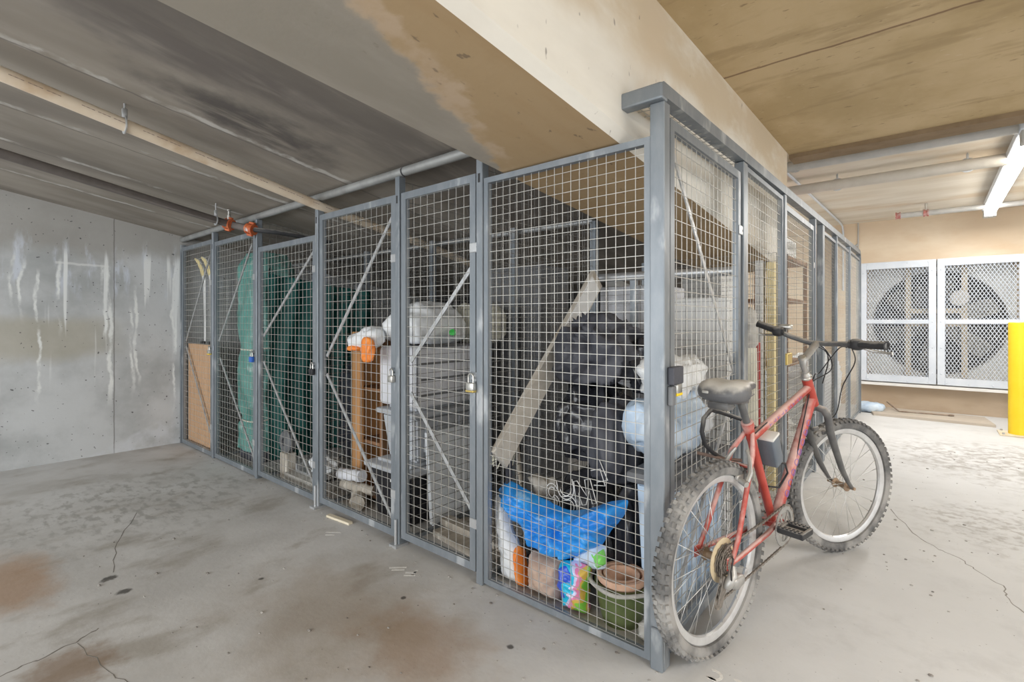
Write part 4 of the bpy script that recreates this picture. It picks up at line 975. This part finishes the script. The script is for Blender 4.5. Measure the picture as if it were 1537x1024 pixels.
single(MB().blob((-3.80, .74, .465), (.18, .3, 1.0), 9, .04, 5), 'garment_bag', M_blk2, (-3.80, .74, 0), 'dark cloth bag standing behind the pale green tarp bundle', 'bag', smooth=180)
# dark green tarp hung along the divider
mb = MB()
def dt(u, v):
    y = .05 + .90 * u; z = .12 + 1.40 * v - .10 * u * v
    return Vector((-3.055 + .020 * math.sin(y * 40 + 2 * math.sin(z * 3)) + .022 * noise.noise(Vector((y * 5, z * 4, 1))), y, z))
mb.quadgrid(dt, 50, 60); bmesh.ops.solidify(mb.bm, geom=mb.bm.faces[:], thickness=.004)
t = thing('hung_tarp', 'dark green tarp hung flat along the mesh divider behind the low topped door', 'tarp', (-3.075, .5, .1))
mb.build('sheet', M_dgreen, t, smooth=180)
for y in (.08, .5, .9): MB().tube([(-3.10, y, 1.50 - .08 * y), (-3.085, y, 1.56 - .08 * y), (-3.128, y, 1.575 - .08 * y), (-3.135, y, 1.5)], .004, 6).build('tie', M_blackp, t)
single(MB().blob((-2.70, .70, .44), (.60, .42, .88), 12, .05, 4, .7), 'garbage_bag', M_blk, (-2.70, .70, 0), 'big black plastic bag at the rear of the low topped door cage', 'bag', 'black garbage bags', smooth=180)
t = thing('paint_roller_tray', 'grey metal tray with crumpled white sheet behind the low topped door', 'tray', (-2.62, .25, 0))
MB().rbox((-2.84, .14, .07), (-2.44, .34, .09), .004, 1).rbox((-2.84, .14, .07), (-2.83, .34, .13), .003, 1).rbox((-2.45, .14, .07), (-2.44, .34, .13), .003, 1).build('tray', M_galv, t)
MB().blob((-2.60, .24, .15), (.24, .17, .13), 5, .03, 14, .8).build('sheet', M_bagw, t, smooth=180)
single(MB().box((-2.90, .09, 0), (-2.36, .40, .066)), 'floor_block', M_rubble, (-2.6, .25, 0), 'flat concrete block under the grey tray', 'block')
t = thing('fan_heater', 'small pale round appliance at the lower left of the low topped door cage', 'appliance', (-2.98, .14, 0))
MB().lathe([(0, -.03), (.07, -.03), (.085, -.01), (.085, .02), (.07, .035), (.03, .035), (.03, .02), (0, .02)], 24, Matrix.Translation((-2.975, .15, .27)) @ Matrix.Rotation(R(90), 4, 'X')).build('body', M_dgrey, t, smooth=40)
MB().rbox((-3.03, .11, 0), (-2.92, .19, .19), .01, 2).build('stand', M_gwood, t)

# bookcase, bins, bags behind the fourth and fifth doors
t = thing('bookcase', 'open orange wood bookcase standing behind the white bag', 'bookcase', (-2.0, .45, 0))
MB().rbox((-2.205, .24, 0), (-2.175, .62, 1.10), .003, 1).build('side_panel', M_wood, t)
MB().rbox((-2.205, .205, 0), (-2.115, .238, 1.10), .003, 1).build('face_stile', M_wood, t)
MB().box((-2.17, .60, 0), (-1.95, .62, 1.08)).build('back_panel', M_wdark, t)
MB().rbox((-2.174, .21, 1.06), (-1.95, .60, 1.095), .003, 1).build('top_panel', M_wood, t)
for z in (.04, .38, .72): MB().box((-2.174, .242, z), (-1.95, .60, z + .02)).build('shelf', M_wdark, t)
MB().rbox((-1.948, .24, 0), (-1.92, .62, 1.10), .003, 1).build('side_panel', M_wdark, t)
def tub(name, label, x0, x1, y0, y1, z0, z1, m, lidm, lidh=.05, taper=.03, tag_=None):
    t = thing(name, label, 'storage tub', ((x0 + x1) / 2, (y0 + y1) / 2, z0), group='stacked storage tubs')
    mb = MB(); b_ = [(x0 + taper, y0 + taper), (x1 - taper, y0 + taper), (x1 - taper, y1 - taper), (x0 + taper, y1 - taper)]; c_ = [(x0, y0), (x1, y0), (x1, y1), (x0, y1)]
    lo = [mb.bm.verts.new((*p, z0)) for p in b_]; hi = [mb.bm.verts.new((*p, z1 - lidh)) for p in c_]
    mb.bm.faces.new(lo[::-1]); mb.bm.faces.new(hi)
    for i in range(4): mb.bm.faces.new((lo[i], lo[(i + 1) % 4], hi[(i + 1) % 4], hi[i]))
    bmesh.ops.bevel(mb.bm, geom=mb.bm.edges[:], offset=.012, segments=2, affect='EDGES')
    for k in range(1, 6):
        yy = y0 + (y1 - y0) * k / 6; mb.box((x1 - taper * .75, yy - .012, z0 + .06), (x1 + .002, yy + .012, z1 - lidh - .03))
    mb.build('body', m, t, smooth=30)
    l = MB().rbox((x0 - .03, y0 - .03, z1 - lidh), (x1 + .03, y1 + .03, z1 - lidh * .35), .012, 2).rbox((x0 + .03, y0 + .03, z1 - lidh * .4), (x1 - .03, y1 - .03, z1), .008, 2)
    l.build('lid', lidm, t, smooth=40)
    if tag_: MB().box(*tag_).build('label', M_white, t)
    return t
tub('storage_tub', 'black storage tub with grey lid and small white label at the bottom of the stack', -1.90, -1.52, .14, .70, .0, .345, M_blackp, M_grey, tag_=((-1.70, .139, .235), (-1.60, .1435, .25)))
tub('storage_tub', 'grey storage tub with dusty lid in the middle of the stack', -1.85, -1.53, .19, .72, .348, .665, M_grey, M_grey)
t = thing('storage_bag', 'pale grey zipped fabric storage bag on top of the grey tub', 'bag', (-1.68, .46, .667))
mb = MB().rbox((-1.86, .17, .668), (-1.50, .74, 1.02), .03, 3)
mb.build('bag_body', M_gfab, t, smooth=50)
for z in (.74, .83, .92): MB().rbox((-1.499, .20, z), (-1.494, .72, z + .012), .001, 1).build('seam', M_dgrey, t)
MB().tube([(-1.50, .17 + .005, .69), (-1.497, .175, 1.0), (-1.51, .20, 1.022), (-1.51, .71, 1.022), (-1.497, .74, 1.0), (-1.497, .74, .69)], .006, 6).build('piping', M_dgrey, t)
t = thing('shopping_bag', 'bulging white plastic bag with orange print lying on the grey storage bag', 'bag', (-1.78, .33, 1.03))
MB().blob((-1.70, .40, 1.155), (.42, .50, .27), 21, .045, 6, .75, taper=.3).build('bag_body', M_bagw, t, smooth=180)
o = MB().blob((-1.92, .125, 1.06), (.30, .14, .13), 22, .022, 9, .8, tilt=(0, R(-12))).build('bag_end', M_bagw, t, smooth=180)
MB().blob((-1.80, .055, 1.0), (.11, .05, .15), 23, .016, 12, .8).build('orange_print', M_orange, t, smooth=180)
MB().blob((-1.97, .07, 1.005), (.13, .04, .035), 24, .01, 14, .8).build('orange_edge', M_orange, t, smooth=180)
single(MB().blob((-1.60, .78, 1.15), (.34, .28, .27), 31, .025, 8, .6), 'cream_cushion', M_cream, (-1.58, .76, 1.02), 'cream cushion behind the white bag on top of the stack', 'cushion', smooth=180)
t = thing('bottle', 'bottle with bright green cap lying beside the white bag', 'bottle', (-1.55, .50, 1.05))
m = Matrix.Translation((-1.50, .56, 1.07)) @ Matrix.Rotation(R(78), 4, 'X') @ Matrix.Rotation(R(-40), 4, 'Y')
m = Matrix.Translation((-1.475, .43, 1.10)) @ Vector((.5, -.9, .12)).to_track_quat('Z', 'Y').to_matrix().to_4x4()
MB().lathe([(0, -.14), (.035, -.14), (.035, -.04), (.016, -.01), (.016, .0), (0, .0)], 20, m).build('bottle_body', M_bagw, t, smooth=40)
MB().lathe([(0, 0), (.020, 0), (.020, .022), (.0, .024)], 20, m).build('cap', mat('green_cap', (.03, .50, .06), rough=.35), t, smooth=40)
single(MB().bar((-1.455, .455, .02), (-1.50, .455, .53), .43, .025, (1, 0, .09)).box((-1.47, .26, 0), (-1.45, .28, .03)).box((-1.47, .62, 0), (-1.45, .64, .03)), 'foam_board', M_foil, (-1.49, .45, 0), 'silver faced insulation board standing against the tub stack', 'board')
# logs and lumber on the floor
for i, (a, b, r, lb) in enumerate((((-2.20, .12, .19), (-1.95, .12, .22), .035, 'grey rolled sheet lying on the timber left of the black tub'), ((-2.19, .26, .05), (-1.98, .10, .05), .048, 'weathered round timber on the floor left of the black tub'), ((-2.20, .13, .125), (-1.97, .22, .10), .03, 'thin weathered pole resting left of the black tub'))):
    mb = MB(); A_ = Vector(a); B_ = Vector(b)
    mb.tube([A_.lerp(B_, k / 6) + Vector((0, .004 * math.sin(k * 2), .003 * math.cos(k * 3))) for k in range(7)], r, 12)
    single(mb, 'timber_pole', [M_gfab, M_gwood, M_gwood][i], a, lb, 'timber', smooth=50)
for i, (p, q, w_, z) in enumerate((((-1.36, .22), (-.88, .16), .09, .0), ((-1.36, .37), (-.88, .33), .10, .0), ((-1.38, .28), (-.87, .24), .07, .037), ((-1.37, .55), (-.89, .50), .12, .0))):
    mb = MB().bar((*p, z + .018), (*q, z + .018), w_, .034, (0, 0, 1))
    single(mb, 'floor_board', M_gwood, (*p, z), ['loose grey board nearest the door on the narrow cage floor', 'second loose grey board on the narrow cage floor', 'loose grey board lying across two others on the narrow cage floor', 'rearmost loose grey board on the narrow cage floor'][i], 'board')
t = thing('broom', 'worn broom head with pale bristles in the narrow cage', 'broom', (-.98, .3, .5))
MB().rod((-.90, .42, 0), (-.93, .35, .62), .012, 10).build('handle', M_gwood, t)
for k in range(26):
    a = k / 25 - .5; MB
mb = MB()
for k in range(40):
    a = random.uniform(-.5, .5); b = random.uniform(-.3, .3)
    mb.tube([(-.93 + a * .05, .35 + b * .03, .60), (-.96 + a * .16, .28 + b * .08, .42 + random.uniform(0, .05))], .0035, 4)
mb.build('bristles', M_cream, t); MB().rbox((-.975, .32, .58), (-.885, .38, .64), .01, 2).build('head', M_gwood, t)
t = thing('metal_cabinet', 'tall dark grey cabinet behind the rear mesh of the narrow cage', 'cabinet', (-1.62, 1.25, 0))
MB().rbox((-1.95, 1.06, 0), (-1.30, 1.40, 1.55), .008, 2).build('carcass', M_dgrey, t)
for x in (-1.94, -1.62): MB().rbox((x, 1.045, .05), (x + .31, 1.058, 1.52), .004, 1).build('door', M_dgrey, t)

# corner cage: leaning board, black bags, sacks, pots
t = thing('leaning_board', 'weathered painted board leaning steeply across the corner cage', 'board', (-.775, .04, .3))
MB().bar((-.775, .05, .55), (-.775, .90, 1.415), .12, .026, (1, 0, 0)).build('plank', mat('pale_weathered_board', (.50, .46, .40), (.66, .62, .56), 7, .8, stretch=(4, .6, .6), c3=(.34, .29, .23), c3scale=6, c3amt=(.55, .68), bump=.2), t)
MB().bar((-.758, .50, 1.02), (-.758, .86, 1.385), .10, .008, (1, 0, 0)).build('paint_patch', M_white, t)
MB().bar((-.785, .13, 0), (-.785, .13, .60), .03, .012, (1, 0, 0)).build('prop', M_blk2, t)
def gbag(c, size, seed, label, m=M_blk, tie=None, rotz=0, tilt=(0, 0), wr=.07):
    t = thing('garbage_bag', label, 'bag', (c[0], c[1], c[2] - size[2] / 2), group='black garbage bags')
    MB().blob(c, size, seed, wr * 1.1, 4.6, .72, .25, rotz, 5, tilt, (1.5, 1.5, .5)).build('bag_body', m, t, smooth=180)
    if tie:
        tx = Vector(tie); o = MB().tube([Vector(c) + (tx - Vector(c)) * .80, tx, tx + (tx - Vector(c)).normalized() * .05], [.03, .012, .035], 10).build('knot', m, t, smooth=60)
    return t
gbag((-.57, .66, .235), (.40, .46, .47), 41, 'black garbage bag on the floor below the leaning board, behind the printed bag', wr=.05)
gbag((-.45, .31, .22), (.36, .20, .44), 47, 'black printed bag directly behind the blue sack', tie=None, wr=.03)
gbag((-.60, .62, .665), (.32, .44, .38), 42, 'black garbage bag in the middle of the pile by the leaning board')
gbag((-.375, .42, .63), (.19, .34, .36), 43, 'folded charcoal bag in the middle of the pile next to pale blue bags', M_blk2, wr=.05)
gbag((-.555, .58, 1.02), (.36, .46, .32), 44, 'slate grey stuffed bag on top of the black bag pile', M_blk2, wr=.09)
gbag((-.33, .68, .95), (.14, .34, .28), 45, 'black bag draped down the right end of the pile', M_blk, wr=.05)
gbag((-.265, .34, .25), (.10, .24, .48), 48, 'narrow black bag squeezed between the printed bag and pale crate', wr=.03)
# outlined letters printed on the bag behind the blue sack
def stroke(mb, pts): mb.tube([(x, .212 + .10 * (z - .40) + .5 * (x + .45) ** 2, z) for x, z in pts], .0022, 5)
def arc(cx_, cz_, r, a0, a1, n=12, sx=1): return [(cx_ + sx * r * math.cos(R(a0 + (a1 - a0) * k / n)), cz_ + r * math.sin(R(a0 + (a1 - a0) * k / n))) for k in range(n + 1)]
mb = MB()
def tr(pts, dx, dz, rot=18, s=1):
    c_, s_ = math.cos(R(rot)), math.sin(R(rot)); return [(dx + s * (x * c_ - z * s_), dz + s * (x * s_ + z * c_)) for x, z in pts]
Ss = arc(0, .022, .022, 20, 270) + arc(0, -.022, .022, 90, -160)
So = arc(0, .024, .036, 10, 250) + arc(0, -.024, .036, 70, -170)
for P_, dx, dz in ((Ss, -.60, .375), (So, -.60, .375), (arc(0, 0, .030, 180, 360), -.53, .43), (arc(0, 0, .045, 180, 360), -.53, .43), ([(-.045, 0), (-.045, .035)], -.53, .43), ([(.045, 0), (.045, .035)], -.53, .43), (arc(0, 0, .026, -90, 90), -.505, .36), (arc(0, 0, .042, -90, 90), -.505, .36), ([(0, .026), (-.03, .026), (-.03, .042), (0, .042)], -.505, .36), ([(0, -.026), (-.03, -.026), (-.03, -.042), (0, -.042)], -.505, .36),
                  ([(-.05, -.05), (-.04, .05), (-.022, .05), (.012, -.015), (.018, .05), (.045, .05), (.05, -.05), (.03, -.05), (.03, .005), (.0, -.05), (-.02, -.05), (-.026, 0), (-.030, -.05), (-.05, -.05)], -.435, .435), ([(-.02, .04), (.025, .04), (.03, -.03), (-.02, -.02)], -.375, .50), ([(.0, .0), (.05, .0), (.035, .085)], -.375, .49)):
    stroke(mb, tr(P_, dx, dz))
# blue sack, white and orange sack, tan sack, printed toy-coloured sack
def XZ(y): return Matrix(((1, 0, 0, 0), (0, 0, -1, y), (0, 1, 0, 0), (0, 0, 0, 1)))
lett = mb
t = thing('white_sack', 'slim white sack with an orange side stripe standing left of the tan sack', 'sack', (-.74, .1, 0))
MB().pillow([(-.845, .36), (-.79, .375), (-.745, .22), (-.70, .17), (-.665, .01), (-.70, .0), (-.775, .0), (-.80, .12)], XZ(.105), .09, 3, .008, 16, cen=(-.76, .16)).build('sack_body', M_bagw, t, smooth=180)
MB().pillow([(-.708, .17), (-.682, .17), (-.648, .005), (-.682, .005)], XZ(.095), .085, 4, .006).build('orange_stripe', M_orange, t, smooth=180)
single(MB().pillow([(-.635, .165), (-.475, .165), (-.47, .09), (-.475, .005), (-.63, .005), (-.64, .09)], XZ(.12), .13, 5, .012, 18), 'tan_sack', M_tansack, (-.56, .12, 0), 'tan paper sack standing below the blue sack', 'sack', smooth=180)
single(MB().pillow([(-.86, .372), (-.80, .435), (-.70, .415), (-.56, .385), (-.45, .375), (-.36, .405), (-.27, .455), (-.185, .485), (-.20, .42), (-.26, .345), (-.30, .275), (-.38, .21), (-.45, .175), (-.56, .172), (-.655, .19), (-.73, .26), (-.80, .335)], XZ(.145), .10, 6, .045, 11, 18, 128, cen=(-.50, .29)), 'blue_sack', M_blue, (-.5, .145, .17), 'large crumpled bright blue plastic sack lying over the smaller sacks', 'sack', smooth=180)
mc = D.materials.new('printed_sack'); mc.use_nodes = True; nt = mc.node_tree; b = nt.nodes['Principled BSDF']; b.inputs['Roughness'].default_value = .3
tc = nt.nodes.new('ShaderNodeTexCoord'); nz = nt.nodes.new('ShaderNodeTexNoise'); nz.inputs['Scale'].default_value = 9; nz.inputs['Detail'].default_value = 2; nt.links.new(tc.outputs['Object'], nz.inputs[0])
sp = nt.nodes.new('ShaderNodeSeparateXYZ'); nt.links.new(tc.outputs['Object'], sp.inputs[0])
ma = nt.nodes.new('ShaderNodeMath'); ma.operation = 'MULTIPLY_ADD'; nt.links.new(sp.outputs['X'], ma.inputs[0]); ma.inputs[1].default_value = 3.2; nt.links.new(nz.outputs['Fac'], ma.inputs[2])
cr_ = nt.nodes.new('ShaderNodeValToRGB'); cr_.color_ramp.interpolation = 'CONSTANT'; e = cr_.color_ramp.elements
for p, c in ((0, (.03, .10, .60)), (.33, (.02, .50, .75)), (.46, (.62, .62, .85)), (.54, (.80, .25, .45)), (.62, (.75, .50, .10)), (.70, (.25, .62, .08)), (.80, (.10, .35, .10))):
    if p == 0: e[0].color = (*c, 1)
    elif p == .33: e[1].position = p; e[1].color = (*c, 1)
    else: q = e.new(p); q.color = (*c, 1)
nt.links.new(ma.outputs[0], cr_.inputs[0]); nt.links.new(cr_.outputs[0], b.inputs['Base Color'])
t = thing('printed_sack', 'small sack printed in blue, pink and green beside the pots', 'sack', (-.40, .10, 0))
MB().pillow([(-.47, .175), (-.40, .20), (-.33, .19), (-.345, .10), (-.335, .005), (-.45, .005), (-.475, .09)], XZ(.10), .11, 8, .012, 16).build('sack_body', mc, t, smooth=180)
MB().pillow([(-.43, .19), (-.33, .275), (-.275, .28), (-.28, .19), (-.34, .17)], XZ(.13), .05, 9, .012, 16).build('sack_top', M_bagb, t, smooth=180)
MB().pillow([(-.335, .25), (-.28, .275), (-.268, .22), (-.30, .19)], XZ(.115), .045, 10, .006, 16).build('green_corner', mat('lime_plastic', (.20, .62, .12), rough=.35), t, smooth=180)
def pot(name, label, c, r0, r1, h, m, th=.010, rim=None, group='nested flower pots'):
    mb = MB().lathe([(0, 0), (r0, 0), (r1, h * .86), (r1 + (rim or 0), h * .86), (r1 + (rim or 0), h), (r1 - th, h), (r0 - th, .012), (0, .012)], 40, Matrix.Translation(c))
    return single(mb, name, m, c, label, 'flower pot', group, 40)
pot('flower_pot', 'green glazed flower pot standing at the front of the corner cage', (-.225, .158, .0), .075, .105, .155, M_gpot)
pot('flower_pot', 'terracotta flower pot nested in the green pot', (-.225, .158, .022), .052, .090, .160, M_terra, rim=.004)
pot('flower_pot', 'small pale terracotta pot nested innermost in the green pot', (-.225, .156, .040), .04, .070, .142, M_terra)
single(MB().tube([(-.225 + .126 * math.cos(R(k * 12)), .165 + .122 * math.sin(R(k * 12)), .150 + .003 * math.sin(k)) for k in range(30)], .008, 8, closed=True), 'rope_ring', M_rubble, (-.24, .16, .16), 'grey cord ring lying around the rim of the green pot', 'cord', smooth=180)
MBR = MB().blob((-.69, .27, .39), (.13, .13, .12), 61, .03, 9, .8)
single(MBR, 'rubble_lump', M_rubble, (-.69, .27, .33), 'grey stone lump peeking over the left end of the blue sack', 'stone', smooth=180)
lett.build('bag_lettering', M_white, [o for o in D.objects if o.name == 'garbage_bag.002'][0], smooth=180)

# by the side door: grey crate with pale bags
t = tub('storage_crate', 'pale grey crate with dark rim under the light blue bags beside the side door', -.195, -.045, .22, .86, .0, .60, M_bagb, M_dgrey, .07, .02)
t['group'] = 'storage crates'
single(MB().blob((-.165, .44, .735), (.25, .46, .26), 71, .05, 7, .75), 'plastic_bag', M_bagb, (-.165, .44, .6), 'light blue plastic bag on the pale grey crate, nearest the corner post', 'bag', 'pale plastic bags on the crate', 180)
single(MB().blob((-.165, .52, .925), (.23, .40, .19), 72, .05, 8, .8), 'plastic_bag', M_bagw, (-.165, .52, .8), 'white plastic bag stacked on the light blue bag by the saddle', 'bag', 'pale plastic bags on the crate', 180)
single(MB().blob((-.15, .78, .69), (.16, .15, .16), 73, .03, 9, .8), 'plastic_bag', M_bagw, (-.15, .78, .6), 'small white bag at the rear end of the pale grey crate', 'bag', 'pale plastic bags on the crate', 180)
single(MB().blob((-.075, .10, .04), (.09, .08, .075), 75, .012, 14, .8), 'stone_block', M_rubble, (-.145, .11, 0), 'grey stone behind the rear wheel inside the corner cage', 'stone', smooth=180)
# bay behind: pale boards, carton, roll, yellow board
single(MB().rbox((-.44, 1.20, 0), (-.14, 1.25, 1.30), .006, 2), 'white_board', M_white, (-.3, 1.22, 0), 'tall dusty white board behind the rear mesh of the corner cage', 'board')
t = thing('carton_stack', 'stack of grey cartons behind the rear mesh of the corner cage', 'carton', (-.66, 1.25, 0))
for k in range(5): MB().rbox((-.84, 1.05, .276 * k), (-.47, 1.45, .276 * k + .27), .006, 2).build('carton', M_gfab, t)
mb = MB().tube([(-.075, 1.35, 0), (-.075, 1.36, .5), (-.08, 1.37, 1.02)], [.05, .05, .045], 16)
t = thing('rolled_mat', 'rolled pale mat standing right of the white board', 'mat', (-.075, 1.35, 0)); mb.build('roll', M_cream, t, smooth=60)
MB().blob((-.08, 1.37, 1.12), (.10, .10, .24), 81, .02, 12, .8).build('roll_end', M_rubble, t, smooth=180)
single(MB().rod((-.05, 1.47, 0), (-.055, 1.47, 1.05), .014, 10), 'red_pole', M_red, (-.05, 1.47, 0), 'dark red pole standing beside the rolled mat', 'pole', smooth=60)
single(MB().rbox((-.17, 2.16, 0), (-.12, 2.36, 1.58), .004, 1), 'yellow_board', M_ylw, (-.145, 2.26, 0), 'tall pale yellow board seen behind the handlebar', 'board')
single(MB().rbox((-.24, 2.14, 0), (-.19, 2.22, 1.70), .004, 1), 'pale_board', M_white, (-.215, 2.18, 0), 'tall white board beside the pale yellow board', 'board')
t = thing('shelf_unit', 'dark shelf unit in the far side cage', 'shelf', (-.55, 3.9, 0))
for x in (-.80, -.32):
    for y in (3.45, 4.35): MB().box((x, y, 0), (x + .03, y + .03, 1.78)).build('upright', M_wdark, t)
for z in (.75, 1.35, 1.74): MB().box((-.80, 3.45, z), (-.29, 4.38, z + .03)).build('shelf', M_wdark, t)
single(MB().rbox((-.76, 3.55, 1.772), (-.36, 4.2, 1.98), .01, 2), 'white_carton', M_white, (-.55, 3.9, 1.77), 'white carton on top of the dark shelf unit', 'carton')
single(MB().rbox((-.74, 3.60, 1.982), (-.40, 4.0, 2.06), .02, 2), 'red_case', M_redc, (-.55, 3.8, 1.98), 'red case lying on the white carton', 'case')
single(MB().blob((-.42, 2.68, .40), (.4, .4, .8), 91, .05, 5, .75), 'plastic_bag', M_bagb, (-.42, 2.55, 0), 'big pale blue bag behind the farther side door', 'bag', 'pale bags in the far side cages', 180)
single(MB().blob((-.35, 5.3, .40), (.5, .7, .8), 92, .05, 5, .75), 'plastic_bag', M_bagw, (-.35, 5.3, 0), 'big white bag in the last side cage near the fan', 'bag', 'pale bags in the far side cages', 180)
single(MB().blob((-.32, 4.62, .42), (.42, .40, .82), 93, .05, 5, .75), 'plastic_bag', M_bagw, (-.32, 4.62, 0), 'white bag behind the second mesh panel after the thick side post', 'bag', 'pale bags in the far side cages', 180)
